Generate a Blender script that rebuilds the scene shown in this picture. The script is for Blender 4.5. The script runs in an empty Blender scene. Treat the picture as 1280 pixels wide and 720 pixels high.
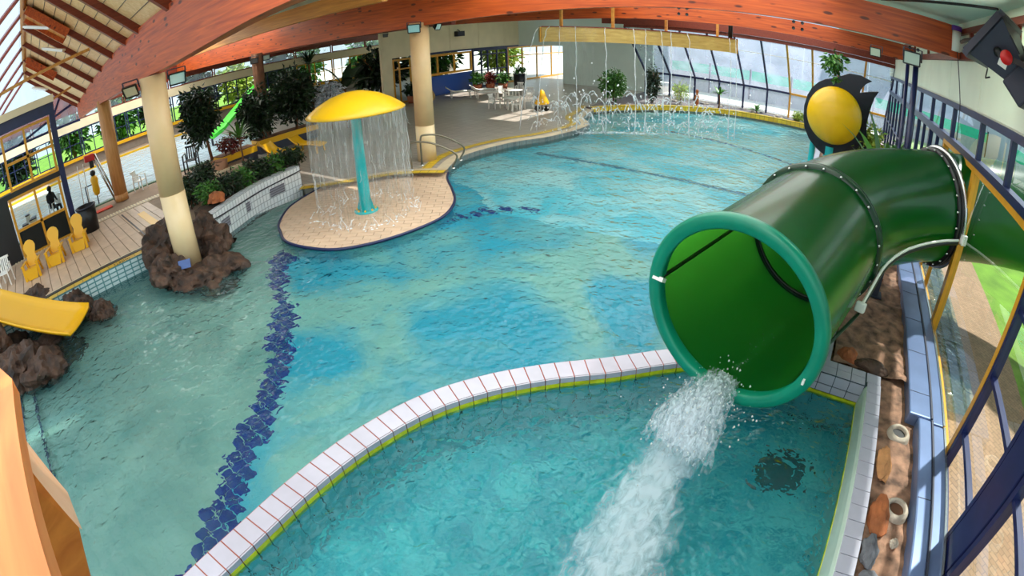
import bpy, bmesh, math, random
from mathutils import Vector, Matrix, Euler, noise
random.seed(7)
SC = bpy.context.scene
COL = SC.collection
PI = math.pi

# ------------------------------------------------------------------ camera (diagonal fisheye, equisolid)
def camera_axes(pitch, roll, yaw):
    cp, sp = math.cos(pitch), math.sin(pitch)
    fw = Vector((0, cp, -sp)); right = Vector((1, 0, 0)); up = right.cross(fw)
    X = right*math.cos(roll) + up*math.sin(roll)
    Y = -right*math.sin(roll) + up*math.cos(roll)
    rz = Matrix.Rotation(yaw, 3, 'Z')
    return rz @ X, rz @ Y, rz @ (-fw)
cd = bpy.data.cameras.new('camera')
cam = bpy.data.objects.new('camera', cd)
COL.objects.link(cam)
ax = camera_axes(math.radians(28.758), math.radians(-1.609), math.radians(37.031))
mw = Matrix.Identity(4)
for i in range(3):
    for r in range(3):
        mw[r][i] = ax[i][r]
mw[0][3], mw[1][3], mw[2][3] = 0.0, 0.0, 5.0
cam.matrix_world = mw
cd.type = 'PANO'
cd.sensor_fit = 'HORIZONTAL'
cd.sensor_width = 36.0
cd.sensor_height = 20.25
tgt = cd if hasattr(cd, 'panorama_type') else cd.cycles
tgt.panorama_type = 'FISHEYE_EQUISOLID'
tgt.fisheye_lens = 653.3/1280*36.0
tgt.fisheye_fov = math.radians(200)
cd.clip_start = 0.05
cd.clip_end = 400
SC.camera = cam

# ------------------------------------------------------------------ sky, sun, exposure
w = bpy.data.worlds.new('sky')
SC.world = w
w.use_nodes = True
bg = w.node_tree.nodes['Background']
bg.inputs[0].default_value = (0.80, 0.93, 1.0, 1)
bg.inputs[1].default_value = 0.95
sd = bpy.data.lights.new('sun', 'SUN')
sd.energy = 6.5
sd.angle = math.radians(1.5)
sd.color = (1.0, 0.95, 0.86)
sun = bpy.data.objects.new('sun', sd)
COL.objects.link(sun)
sun.rotation_euler = Vector((-0.30, -0.42, -0.86)).to_track_quat('-Z', 'Y').to_euler()
sun.location = (-10, 20, 40)
SC.view_settings.view_transform = 'Standard'
SC.view_settings.look = 'None'
SC.view_settings.gamma = 1
SC.view_settings.use_curve_mapping = False
SC.view_settings.exposure = 0.60
SC.cycles.use_denoising = True
SC.cycles.max_bounces = 10
SC.cycles.transmission_bounces = 10
SC.cycles.transparent_max_bounces = 24
SC.cycles.sample_clamp_indirect = 6.0
SC.cycles.caustics_reflective = False
SC.cycles.caustics_refractive = True

# ------------------------------------------------------------------ materials
def lin(c):
    c = c/255.0
    return c/12.92 if c <= 0.04045 else ((c+0.055)/1.055)**2.4
def rgb(r, g, b):
    return (lin(r), lin(g), lin(b), 1)
MATS = {}
class NT:
    def __init__(s, name):
        m = bpy.data.materials.new(name); m.use_nodes = True
        s.m = m; s.t = m.node_tree; s.n = s.t.nodes; s.l = s.t.links
        s.bsdf = s.n['Principled BSDF']; s.out = s.n['Material Output']
        MATS[name] = m
    def new(s, typ, **kw):
        nd = s.n.new(typ)
        for k, v in kw.items():
            if k.startswith('i_'):
                key = k[2:].replace('_', ' ')
                key = int(key) if key.isdigit() else key
                nd.inputs[key].default_value = v
            else:
                setattr(nd, k, v)
        return nd
    def link(s, a, b): s.l.new(a, b)
    def coords(s, scale=(1, 1, 1), kind='Object', rot=(0, 0, 0)):
        tc = s.new('ShaderNodeTexCoord'); mp = s.new('ShaderNodeMapping')
        mp.inputs['Scale'].default_value = scale; mp.inputs['Rotation'].default_value = rot
        s.link(tc.outputs[kind], mp.inputs['Vector']); return mp.outputs[0]
    def ramp(s, fac, stops):
        r = s.new('ShaderNodeValToRGB'); e = r.color_ramp.elements
        while len(e) < len(stops): e.new(0.5)
        for el, (p, c) in zip(e, stops): el.position = p; el.color = c
        s.link(fac, r.inputs[0]); return r.outputs[0]
    def bump(s, h, strength=0.3, dist=0.02):
        b = s.new('ShaderNodeBump'); b.inputs['Strength'].default_value = strength; b.inputs['Distance'].default_value = dist
        s.link(h, b.inputs['Height']); s.link(b.outputs[0], s.bsdf.inputs['Normal']); return b.outputs[0]
def plain(name, c, rough=0.5, metal=0.0, var=0.0, vscale=3.0, bump=0.0, bscale=20.0, coat=0.0, spec=0.5):
    k = NT(name); b = k.bsdf
    b.inputs['Base Color'].default_value = rgb(*c)
    b.inputs['Roughness'].default_value = rough
    b.inputs['Metallic'].default_value = metal
    b.inputs['Specular IOR Level'].default_value = spec
    b.inputs['Coat Weight'].default_value = coat
    if var > 0:
        nz = k.new('ShaderNodeTexNoise', i_Scale=vscale, i_Detail=4.0); k.link(k.coords(), nz.inputs['Vector'])
        lo = tuple(x*(1-var) for x in rgb(*c)[:3])+(1,); hi = tuple(min(1, x*(1+var)) for x in rgb(*c)[:3])+(1,)
        k.link(k.ramp(nz.outputs[0], [(0.3, lo), (0.7, hi)]), b.inputs['Base Color'])
    if bump > 0:
        nz = k.new('ShaderNodeTexNoise', i_Scale=bscale, i_Detail=5.0); k.link(k.coords(), nz.inputs['Vector'])
        k.bump(nz.outputs[0], bump, 0.05)
    return k.m
def wood(name, c1, c2, scale=(0.6, 8, 8), knots=False, rough=0.45):
    k = NT(name)
    nz = k.new('ShaderNodeTexNoise', i_Scale=2.0, i_Detail=6.0, i_Distortion=0.6); k.link(k.coords(scale), nz.inputs['Vector'])
    col = k.ramp(nz.outputs[0], [(0.3, rgb(*c1)), (0.7, rgb(*c2))])
    if knots:
        vo = k.new('ShaderNodeTexVoronoi', i_Scale=1.0); k.link(k.coords((1.3, 4, 4)), vo.inputs['Vector'])
        kf = k.ramp(vo.outputs['Distance'], [(0.13, (1, 1, 1, 1)), (0.2, (0, 0, 0, 1))])
        mx = k.new('ShaderNodeMixRGB'); k.link(kf, mx.inputs[0]); k.link(col, mx.inputs[1])
        mx.inputs[2].default_value = rgb(88, 30, 10); col = mx.outputs[0]
    k.link(col, k.bsdf.inputs['Base Color']); k.bsdf.inputs['Roughness'].default_value = rough
    return k.m
def tilemat(name, c1, c2, mortar, w, h, msize=0.012, rough=0.25, kind='UV', offset=0.0, rot=0.0):
    k = NT(name)
    br = k.new('ShaderNodeTexBrick', offset=offset)
    br.inputs['Color1'].default_value = rgb(*c1); br.inputs['Color2'].default_value = rgb(*c2)
    br.inputs['Mortar'].default_value = rgb(*mortar); br.inputs['Scale'].default_value = 1.0
    br.inputs['Mortar Size'].default_value = msize; br.inputs['Brick Width'].default_value = w
    br.inputs['Row Height'].default_value = h
    k.link(k.coords(kind=kind, rot=(0, 0, rot)), br.inputs['Vector'])
    k.link(br.outputs['Color'], k.bsdf.inputs['Base Color']); k.bsdf.inputs['Roughness'].default_value = rough
    inv = k.new('ShaderNodeMath', operation='SUBTRACT'); inv.inputs[0].default_value = 1.0
    k.link(br.outputs['Fac'], inv.inputs[1]); k.bump(inv.outputs[0], 0.4, 0.004)
    return k.m
def glassmat(name, tint=(235, 245, 245), refl=0.10, haze=0.0, hazecol=(215, 222, 235)):
    k = NT(name); k.n.remove(k.bsdf)
    tr = k.new('ShaderNodeBsdfTransparent'); tr.inputs[0].default_value = rgb(*tint)
    gl = k.new('ShaderNodeBsdfGlossy'); gl.inputs['Roughness'].default_value = 0.02
    fr0 = k.new('ShaderNodeFresnel'); fr0.inputs[0].default_value = 1.3
    fr = k.new('ShaderNodeMath', operation='MULTIPLY'); fr.inputs[1].default_value = refl*3; k.link(fr0.outputs[0], fr.inputs[0])
    mx = k.new('ShaderNodeMixShader'); k.link(fr.outputs[0], mx.inputs[0]); k.link(tr.outputs[0], mx.inputs[1]); k.link(gl.outputs[0], mx.inputs[2])
    last = mx
    if haze > 0:
        tl = k.new('ShaderNodeBsdfTranslucent'); tl.inputs[0].default_value = rgb(*hazecol)
        df = k.new('ShaderNodeBsdfDiffuse'); df.inputs[0].default_value = rgb(*hazecol)
        ad = k.new('ShaderNodeMixShader'); ad.inputs[0].default_value = 0.08 if haze >= 1 else 0.35
        k.link(tl.outputs[0], ad.inputs[1]); k.link(df.outputs[0], ad.inputs[2])
        nz = k.new('ShaderNodeTexNoise', i_Scale=0.9, i_Detail=3.0); k.link(k.coords((1, 1, 0.4)), nz.inputs['Vector'])
        f = k.ramp(nz.outputs[0], [(0.3, (haze*(.9 if haze >= 1 else .6),)*3+(1,)), (0.7, (min(1, haze*1.3),)*3+(1,))])
        m2 = k.new('ShaderNodeMixShader'); k.link(f, m2.inputs[0]); k.link(mx.outputs[0], m2.inputs[1]); k.link(ad.outputs[0], m2.inputs[2]); last = m2
    k.link(last.outputs[0], k.out.inputs[0]); return k.m
def watermat(name, tint, wscale=2.2, strength=0.35, milk=0.0, milkcol=(120, 200, 200)):
    k = NT(name); k.n.remove(k.bsdf)
    co = k.coords()
    n1 = k.new('ShaderNodeTexNoise', i_Scale=wscale, i_Detail=1.5, i_Distortion=0.5); k.link(co, n1.inputs['Vector'])
    n2 = k.new('ShaderNodeTexNoise', i_Scale=wscale*2.9, i_Detail=1.0, i_Distortion=0.4); k.link(co, n2.inputs['Vector'])
    ad = k.new('ShaderNodeMath', operation='MULTIPLY_ADD'); ad.inputs[1].default_value = 0.45
    k.link(n2.outputs[0], ad.inputs[0]); k.link(n1.outputs[0], ad.inputs[2])
    b = k.new('ShaderNodeBump'); b.inputs['Strength'].default_value = min(strength, 1.05); b.inputs['Distance'].default_value = 0.11
    k.link(ad.outputs[0], b.inputs['Height'])
    tr = k.new('ShaderNodeBsdfRefraction'); tr.inputs[0].default_value = rgb(*tint); tr.inputs['IOR'].default_value = 1.33; tr.inputs['Roughness'].default_value = 0.0
    b2 = k.new('ShaderNodeBump'); b2.inputs['Strength'].default_value = strength*.75; b2.inputs['Distance'].default_value = 0.10; k.link(ad.outputs[0], b2.inputs['Height']); k.link(b2.outputs[0], tr.inputs['Normal'])
    gl = k.new('ShaderNodeBsdfGlossy'); gl.inputs['Roughness'].default_value = 0.035; k.link(b.outputs[0], gl.inputs['Normal'])
    fr = k.new('ShaderNodeFresnel'); fr.inputs[0].default_value = 1.33; k.link(b.outputs[0], fr.inputs['Normal'])
    base = tr
    if milk > 0:
        df = k.new('ShaderNodeBsdfDiffuse'); df.inputs[0].default_value = rgb(*milkcol); k.link(b.outputs[0], df.inputs['Normal'])
        m0 = k.new('ShaderNodeMixShader'); m0.inputs[0].default_value = milk
        k.link(tr.outputs[0], m0.inputs[1]); k.link(df.outputs[0], m0.inputs[2]); base = m0
    mx = k.new('ShaderNodeMixShader'); k.link(fr.outputs[0], mx.inputs[0]); k.link(base.outputs[0], mx.inputs[1]); k.link(gl.outputs[0], mx.inputs[2])
    k.link(mx.outputs[0], k.out.inputs[0]); return k.m
def foammat(name, scale=(3, 3, 3), lo=0.42, hi=0.62, col=(236, 242, 246), maxa=0.95, shift=0.5):
    k = NT(name); k.n.remove(k.bsdf)
    nz = k.new('ShaderNodeTexNoise', i_Scale=2.0, i_Detail=7.0, i_Roughness=0.65, i_Distortion=0.8); k.link(k.coords(scale), nz.inputs['Vector'])
    at = k.new('ShaderNodeAttribute', attribute_name='foaminess')
    ad = k.new('ShaderNodeMath', operation='ADD'); k.link(nz.outputs[0], ad.inputs[0]); k.link(at.outputs['Fac'], ad.inputs[1])
    sb = k.new('ShaderNodeMath', operation='SUBTRACT'); k.link(ad.outputs[0], sb.inputs[0]); sb.inputs[1].default_value = shift
    f = k.ramp(sb.outputs[0], [(lo, (0, 0, 0, 1)), (hi, (maxa,)*3+(1,))])
    tr = k.new('ShaderNodeBsdfTransparent'); df = k.new('ShaderNodeBsdfDiffuse'); df.inputs[0].default_value = rgb(*col)
    tl = k.new('ShaderNodeBsdfTranslucent'); tl.inputs[0].default_value = rgb(*col)
    m0 = k.new('ShaderNodeMixShader'); m0.inputs[0].default_value = 0.4; k.link(df.outputs[0], m0.inputs[1]); k.link(tl.outputs[0], m0.inputs[2])
    mx = k.new('ShaderNodeMixShader'); k.link(f, mx.inputs[0]); k.link(tr.outputs[0], mx.inputs[1]); k.link(m0.outputs[0], mx.inputs[2])
    k.link(mx.outputs[0], k.out.inputs[0]); return k.m
def leafmat(name, c1, c2, rough=0.45):
    k = NT(name)
    oi = k.new('ShaderNodeNewGeometry')
    k.link(k.ramp(oi.outputs['Random Per Island'], [(0.0, rgb(*c1)), (1.0, rgb(*c2))]), k.bsdf.inputs['Base Color'])
    k.bsdf.inputs['Roughness'].default_value = rough
    return k.m

GLULAM = wood('glulam', (152, 54, 12), (206, 92, 28), (0.35, 7, 7), knots=True)
GLULAM_Y = wood('glulam_light', (176, 112, 42), (214, 150, 66), (0.35, 7, 7))
TIMBER = wood('orange_timber', (196, 98, 30), (230, 136, 58), (7, 0.8, 7))
REDWOOD = wood('rafter_red', (98, 30, 14), (132, 50, 26), (8, 0.8, 8))
PLANK = wood('ceiling_plank', (220, 180, 122), (242, 208, 158), (6, 0.6, 6))
CREAM = plain('cream_panel', (230, 214, 178), 0.6, var=0.06, vscale=1.0)
PALEGREEN = plain('pale_ceiling', (222, 240, 224), 0.7, var=0.05, vscale=0.6)
WALLPANEL = plain('wall_panel', (232, 238, 220), 0.55, var=0.06, vscale=0.7)
COLUMN = plain('column_paint', (226, 190, 142), 0.4, var=0.05, vscale=2)
COLUMN_LOW = plain('column_low', (236, 208, 162), 0.25, var=0.04, vscale=2)
NAVY = plain('navy_steel', (22, 30, 74), 0.35, var=0.15, vscale=4)
GOLD = plain('gold_frame', (206, 146, 36), 0.35, var=0.1, vscale=5)
BLACK = plain('black_plastic', (16, 16, 20), 0.4)
DARKGREY = plain('dark_grey_metal', (58, 60, 74), 0.45, 0.3)
STEEL = plain('steel', (190, 192, 190), 0.25, 1.0)
WHITEP = plain('white_plastic', (236, 234, 228), 0.4)
YELLOWP = plain('yellow_plastic', (236, 178, 20), 0.35)
YELLOWCAP = plain('yellow_fibreglass', (226, 178, 2), 0.38, var=0.05, vscale=2, coat=0.15)
CYAN = plain('turquoise_post', (24, 172, 178), 0.3, var=0.06, vscale=3, coat=0.3)
GLASS = glassmat('clear_glass')
GLASSHAZE = glassmat('hazy_glass', haze=0.32, hazecol=(190, 198, 220))
ROOFDIFF = glassmat('roof_light_diffuser', haze=1.0, hazecol=(250, 252, 252))
GLASSROOF = glassmat('roof_glass', (250, 252, 252))
TILEDECK = plain('deck_tile', (204, 176, 150), 0.45, var=0.10, vscale=2.5, bump=0.08, bscale=40)
DECKGROUT = plain('deck_grout', (150, 126, 104), 0.8, var=0.1)
MIDDECK = tilemat('mid_deck_tile', (170, 160, 150), (158, 148, 138), (136, 126, 118), 0.6, 0.3, 0.02, 0.35, 'Object')
YELLOWTILE = tilemat('yellow_tile', (214, 178, 40), (196, 158, 28), (120, 104, 40), 0.30, 0.30, 0.012, 0.3, 'UV')
POOLTILE = tilemat('pool_wall_tile', (206, 226, 228), (190, 216, 222), (96, 146, 152), 0.25, 0.125, 0.02, 0.2, 'UV')
POOLWALL = tilemat('pool_wall_pale', (150, 214, 224), (140, 204, 216), (110, 176, 190), 0.25, 0.125, 0.02, 0.2, 'UV')
WHITETILE = plain('white_tile', (178, 175, 188), 0.18, var=0.03, vscale=6)
GROUT_RED = plain('red_grout', (164, 84, 60), 0.9)
GROUT_DARK = plain('dark_grout', (52, 66, 70), 0.9)
LIME = plain('lime_tile', (196, 200, 20), 0.3, var=0.25, vscale=6)
KERBPAINT = plain('kerb_paint', (190, 206, 192), 0.3, var=0.06)
PLANTERTILE = tilemat('planter_tile', (234, 238, 242), (222, 230, 236), (164, 172, 180), 0.16, 0.22, 0.012, 0.2, 'UV')
BLUETILE = plain('cobalt_tile', (2, 12, 140), 0.2, var=0.2, vscale=5)
def fibreglass(name, c, tc, amount=.4):
    m = plain(name, c, 0.27, var=0.12, vscale=1.2, coat=0.15); t = m.node_tree
    tl = t.nodes.new('ShaderNodeBsdfTranslucent'); tl.inputs[0].default_value = rgb(*tc)
    mx = t.nodes.new('ShaderNodeMixShader'); mx.inputs[0].default_value = amount
    t.links.new(t.nodes['Principled BSDF'].outputs[0], mx.inputs[1]); t.links.new(tl.outputs[0], mx.inputs[2]); t.links.new(mx.outputs[0], t.nodes['Material Output'].inputs[0]); return m
GREEN = fibreglass('slide_green', (2, 60, 28), (90, 210, 60), .28)
RINGTEAL = plain('ring_teal', (8, 128, 100), 0.28, var=0.08, vscale=3)
GRAVEL = plain('gravel', (120, 112, 116), 0.9, var=0.5, vscale=14, bump=0.7, bscale=18)
EARTH = plain('brown_stone_ground', (132, 98, 78), 0.85, var=0.7, vscale=4.5, bump=0.6, bscale=9)
ROCK = plain('dark_rock', (66, 46, 34), 0.7, var=0.8, vscale=4.0, bump=1.0, bscale=8)
STONE_O = plain('orange_stone', (190, 132, 84), 0.8, var=0.3, vscale=4, bump=0.4, bscale=9)
STONE_B = plain('slate_stone', (112, 112, 118), 0.8, var=0.3, vscale=4, bump=0.4, bscale=9)
STONE_R = plain('rust_stone', (156, 88, 48), 0.8, var=0.35, vscale=4, bump=0.4, bscale=9)
CONCRETE = plain('concrete', (176, 162, 146), 0.85, var=0.2, vscale=5, bump=0.3)
BENCHM = plain('blue_grey_metal', (104, 122, 160), 0.32, 0.35, var=0.10, vscale=2)
POOLBLUE = plain('pale_blue_tile', (120, 196, 208), 0.25, var=0.08, vscale=3)
LEAF_D = leafmat('leaf_dark', (10, 24, 10), (34, 62, 26))
LEAF_M = leafmat('leaf_mid', (28, 80, 24), (86, 140, 50))
LEAF_Y = leafmat('leaf_light', (96, 140, 40), (190, 200, 80))
LEAF_SILVER = leafmat('leaf_silver', (150, 170, 180), (236, 232, 240))
LEAF_RED = leafmat('leaf_red', (70, 22, 18), (140, 50, 40))
BARK = plain('bark', (110, 74, 50), 0.9, var=0.3, bump=0.5)
LIMEGREEN = plain('bright_green_plastic', (70, 220, 40), 0.3)
WATER = watermat('pool_water', (224, 244, 244), 2.2, 1.15, 0.08, (90, 165, 172))
WATER2 = watermat('landing_water', (206, 240, 242), 3.0, 1.6, 0.10, (80, 190, 200))
WATER3 = watermat('other_pool_water', (150, 210, 235), 1.6, 0.5, 0.8, (206, 230, 244))
FOAM = foammat('foam')
# ------------------------------------------------------------------ mesh helpers
class MB:
    def __init__(s): s.v = []; s.f = []; s.uv = {}; s.sm = set()
    def add(s, vs, fs, smooth=False, uvs=None):
        o = len(s.v); s.v += [tuple(p) for p in vs]
        for i, f in enumerate(fs):
            if smooth: s.sm.add(len(s.f))
            if uvs: s.uv[len(s.f)] = uvs[i]
            s.f.append(tuple(o+k for k in f))
        return s
    def box(s, c, size, rot=None):
        x, y, z = size[0]/2, size[1]/2, size[2]/2
        vs = [Vector((a*x, b*y, d*z)) for d in (-1, 1) for b in (-1, 1) for a in (-1, 1)]
        if rot is not None:
            R = Euler(rot).to_matrix(); vs = [R @ v for v in vs]
        return s.add([v+Vector(c) for v in vs], [(0, 2, 3, 1), (4, 5, 7, 6), (0, 1, 5, 4), (2, 6, 7, 3), (0, 4, 6, 2), (1, 3, 7, 5)])
    def span(s, a, b):
        return s.box([(a[i]+b[i])/2 for i in range(3)], [abs(b[i]-a[i]) for i in range(3)])
    def bar(s, p, q, w, h, up=(0, 0, 1)):
        p, q = Vector(p), Vector(q); t = (q-p).normalized(); u = Vector(up)
        if abs(t.dot(u)) > 0.98: u = Vector((1, 0, 0))
        sd = t.cross(u).normalized(); u = sd.cross(t)
        vs = [e+sd*a*w/2+u*b*h/2 for e in (p, q) for b in (-1, 1) for a in (-1, 1)]
        return s.add(vs, [(0, 1, 3, 2), (4, 6, 7, 5), (0, 4, 5, 1), (2, 3, 7, 6), (0, 2, 6, 4), (1, 5, 7, 3)])
    def tube(s, path, r, n=10, caps=True, closed=False):
        path = [Vector(p) for p in path]; m = len(path)
        rs = r if isinstance(r, (list, tuple)) else [r]*m
        prev = None; vs = []
        for i, p in enumerate(path):
            if closed: t = (path[(i+1) % m]-path[i-1]).normalized()
            else: t = (path[min(i+1, m-1)]-path[max(i-1, 0)]).normalized()
            if prev is None:
                a = Vector((0, 0, 1)) if abs(t.z) < 0.9 else Vector((1, 0, 0)); u = (a-t*a.dot(t)).normalized()
            else: u = (prev-t*prev.dot(t)).normalized()
            prev = u; sd = t.cross(u)
            vs += [p+(u*math.cos(2*PI*k/n)+sd*math.sin(2*PI*k/n))*rs[i] for k in range(n)]
        fs = []
        for i in range(m if closed else m-1):
            j = (i+1) % m
            fs += [(i*n+k, i*n+(k+1) % n, j*n+(k+1) % n, j*n+k) for k in range(n)]
        s.add(vs, fs, True)
        if caps and not closed:
            o = len(s.v)-len(vs)
            s.f.append(tuple(o+k for k in reversed(range(n)))); s.f.append(tuple(o+(m-1)*n+k for k in range(n)))
        return s
    def lathe(s, prof, c=(0, 0, 0), n=32, axis=None):
        M = Matrix.Identity(3)
        if axis is not None: M = Vector((0, 0, 1)).rotation_difference(Vector(axis)).to_matrix()
        vs = []; c = Vector(c)
        for r, z in prof:
            vs += [c + M @ Vector((r*math.cos(2*PI*k/n), r*math.sin(2*PI*k/n), z)) for k in range(n)]
        fs = []
        for i in range(len(prof)-1):
            fs += [(i*n+k, i*n+(k+1) % n, (i+1)*n+(k+1) % n, (i+1)*n+k) for k in range(n)]
        return s.add(vs, fs, True)
    def prism(s, poly, z0, z1):
        n = len(poly); a = sum(poly[i][0]*poly[(i+1) % n][1]-poly[(i+1) % n][0]*poly[i][1] for i in range(n))
        if a < 0: poly = poly[::-1]
        vs = [(p[0], p[1], z0) for p in poly]+[(p[0], p[1], z1) for p in poly]
        return s.add(vs, [tuple(reversed(range(n))), tuple(range(n, 2*n))]+[(i, (i+1) % n, n+(i+1) % n, n+i) for i in range(n)])
    def strip(s, pts, z0, z1, vo=0.0):
        u = 0
        for a, b in zip(pts, pts[1:]):
            L = math.hypot(b[0]-a[0], b[1]-a[1])
            s.add([(a[0], a[1], z0), (b[0], b[1], z0), (b[0], b[1], z1), (a[0], a[1], z1)], [(0, 1, 2, 3)], uvs=[[(u, z0-vo), (u+L, z0-vo), (u+L, z1-vo), (u, z1-vo)]]); u += L
        return s
    def ribbon(s, A, B, z):
        u = 0
        for i in range(len(A)-1):
            L = (Vector(A[i+1][:2])-Vector(A[i][:2])).length; W = (Vector(A[i][:2])-Vector(B[i][:2])).length
            s.add([(A[i][0], A[i][1], z), (A[i+1][0], A[i+1][1], z), (B[i+1][0], B[i+1][1], z), (B[i][0], B[i][1], z)], [(0, 1, 2, 3)], uvs=[[(u, 0), (u+L, 0), (u+L, W), (u, W)]]); u += L
        return s
    def build(s, name, mat, parent=None, bevel=0.0, subsurf=0, loc=None):
        me = bpy.data.meshes.new(name); me.from_pydata(s.v, [], s.f)
        if s.uv:
            ul = me.uv_layers.new(name='UVMap')
            for pi, uvs in s.uv.items():
                p = me.polygons[pi]
                for k, li in enumerate(p.loop_indices): ul.data[li].uv = uvs[k]
        for i in s.sm: me.polygons[i].use_smooth = True
        me.materials.append(mat)
        me.validate(); me.update()
        o = bpy.data.objects.new(name, me); COL.objects.link(o)
        if parent is not None:
            o.parent = parent
            o.matrix_parent_inverse = WORLD_INV.get(parent.name, Matrix.Identity(4))
        if bevel > 0:
            b = o.modifiers.new('bevel', 'BEVEL'); b.width = bevel; b.segments = 2; b.limit_method = 'ANGLE'
        if subsurf:
            m = o.modifiers.new('sub', 'SUBSURF'); m.levels = subsurf; m.render_levels = subsurf
        return o
WORLD_INV = {}
def tag(o, label=None, cat=None, group=None, kind=None):
    if label: o['label'] = label
    if cat: o['category'] = cat
    if group: o['group'] = group
    if kind: o['kind'] = kind
    return o
def thing(name, loc, label, cat, group=None, rz=0.0, world=False, kind=None):
    """Empty at a thing's base. world=True: parts are given in world coordinates."""
    o = bpy.data.objects.new(name, None); COL.objects.link(o)
    o.location = loc; o.rotation_euler = (0, 0, rz); o.empty_display_size = 0.2
    tag(o, label, cat, group, kind)
    if world: WORLD_INV[o.name] = Matrix.Translation(-Vector(loc))
    return o
def struct(o, label=None):
    return tag(o, label, None, None, 'structure')
def kids(o): return [c for c in bpy.data.objects if c.parent == o]
def copy_tree(o, parent=None):
    c = o.copy(); COL.objects.link(c)
    if parent is not None: c.parent = parent; c.matrix_parent_inverse = o.matrix_parent_inverse
    for ch in CH.setdefault(o.name, kids(o)): copy_tree(ch, c)
    return c
CH = {}
def dup(o, loc, rz=0.0, label=None):
    c = copy_tree(o); c.location = loc; c.rotation_euler = (0, 0, rz)
    if label: c['label'] = label
    return c
def bez(pts, n=8):
    """Catmull-Rom through points (2-D or 3-D)."""
    P = [Vector(p) for p in pts]; out = []
    for i in range(len(P)-1):
        p0 = P[max(i-1, 0)]; p1 = P[i]; p2 = P[i+1]; p3 = P[min(i+2, len(P)-1)]
        for k in range(n):
            t = k/n
            out.append(0.5*((2*p1)+(p2-p0)*t+(2*p0-5*p1+4*p2-p3)*t*t+(3*p1-p0-3*p2+p3)*t**3))
    out.append(P[-1]); return out
def resample(path, step):
    L = [0]
    for a, b in zip(path, path[1:]): L.append(L[-1]+(b-a).length)
    n = max(2, round(L[-1]/step)); out = []; j = 0
    for i in range(n+1):
        d = L[-1]*i/n
        while j < len(L)-2 and L[j+1] < d: j += 1
        t = (d-L[j])/max(L[j+1]-L[j], 1e-9); out.append(path[j].lerp(path[j+1], min(max(t, 0), 1)))
    return out
def offset(path, d):
    out = []
    for i, p in enumerate(path):
        t = path[min(i+1, len(path)-1)]-path[max(i-1, 0)]; n = Vector((t.y, -t.x)).normalized()
        out.append(Vector((p.x, p.y))+n*d)
    return out
def leaves(mb, c, rad, n, size, rng, droop=0.3, shell=0.5, narrow=0.45):
    c = Vector(c)
    for _ in range(n):
        while True:
            d = Vector((rng.uniform(-1, 1), rng.uniform(-1, 1), rng.uniform(-1, 1)))
            if 0.05 < d.length < 1: break
        d = d.normalized()*(shell+(1-shell)*rng.random())*(0.8+0.35*noise.noise(d*2.3+c))
        p = c+Vector((d.x*rad[0], d.y*rad[1], d.z*rad[2]))
        dr = (Vector((d.x, d.y, d.z*0.6-droop))+Vector((rng.gauss(0, .5), rng.gauss(0, .5), rng.gauss(0, .4)))).normalized()
        sd = dr.cross(Vector((rng.gauss(0, 1), rng.gauss(0, 1), rng.gauss(0, 1)))).normalized()
        L = size*rng.uniform(.6, 1.3); nn = dr.cross(sd)*L*0.12
        mb.add([p, p+dr*L*.45+sd*L*narrow*.5+nn, p+dr*L-nn, p+dr*L*.45-sd*L*narrow*.5+nn], [(0, 1, 2, 3)])
def blade(mb, base, tip_dir, L, width, bend, n=5):
    """A long arching leaf."""
    base = Vector(base); d = Vector(tip_dir).normalized(); h = Vector((d.x, d.y, 0))
    sd = Vector((-d.y, d.x, 0)); sd = sd.normalized() if sd.length > 1e-4 else Vector((1, 0, 0))
    vs = []; p = base.copy(); cur = d.copy()
    for i in range(n+1):
        t = i/n; wv = width*math.sin(PI*(0.12+0.88*t))*0.5+0.004
        vs += [p+sd*wv+Vector((0, 0, wv*.3)), p, p-sd*wv+Vector((0, 0, wv*.3))]
        cur = (cur+Vector((h.x*.1, h.y*.1, -bend*t))).normalized(); p = p+cur*(L/n)
    fs = []
    for i in range(n):
        a = i*3; fs += [(a, a+1, a+4, a+3), (a+1, a+2, a+5, a+4)]
    mb.add(vs, fs, True)
def rock_mesh(c, rad, seed, res=3, amp=0.35, flat=0.0):
    bm = bmesh.new(); bmesh.ops.create_icosphere(bm, subdivisions=res, radius=1.0)
    o = Vector((seed*3.1, seed*1.7, seed*.9))
    for v in bm.verts:
        n = v.co.normalized()
        f = 1+amp*noise.noise(n*1.4+o)+amp*.55*noise.noise(n*3.3+o)+amp*.35*noise.noise(n*7.5+o)
        q = n*f
        if q.z < -flat: q.z = -flat
        v.co = Vector((q.x*rad[0]+c[0], q.y*rad[1]+c[1], q.z*rad[2]+c[2]))
    mb = MB(); bm.verts.ensure_lookup_table()
    mb.add([v.co.copy() for v in bm.verts], [[v.index for v in f.verts] for f in bm.faces], False)
    bm.free(); return mb
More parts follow.
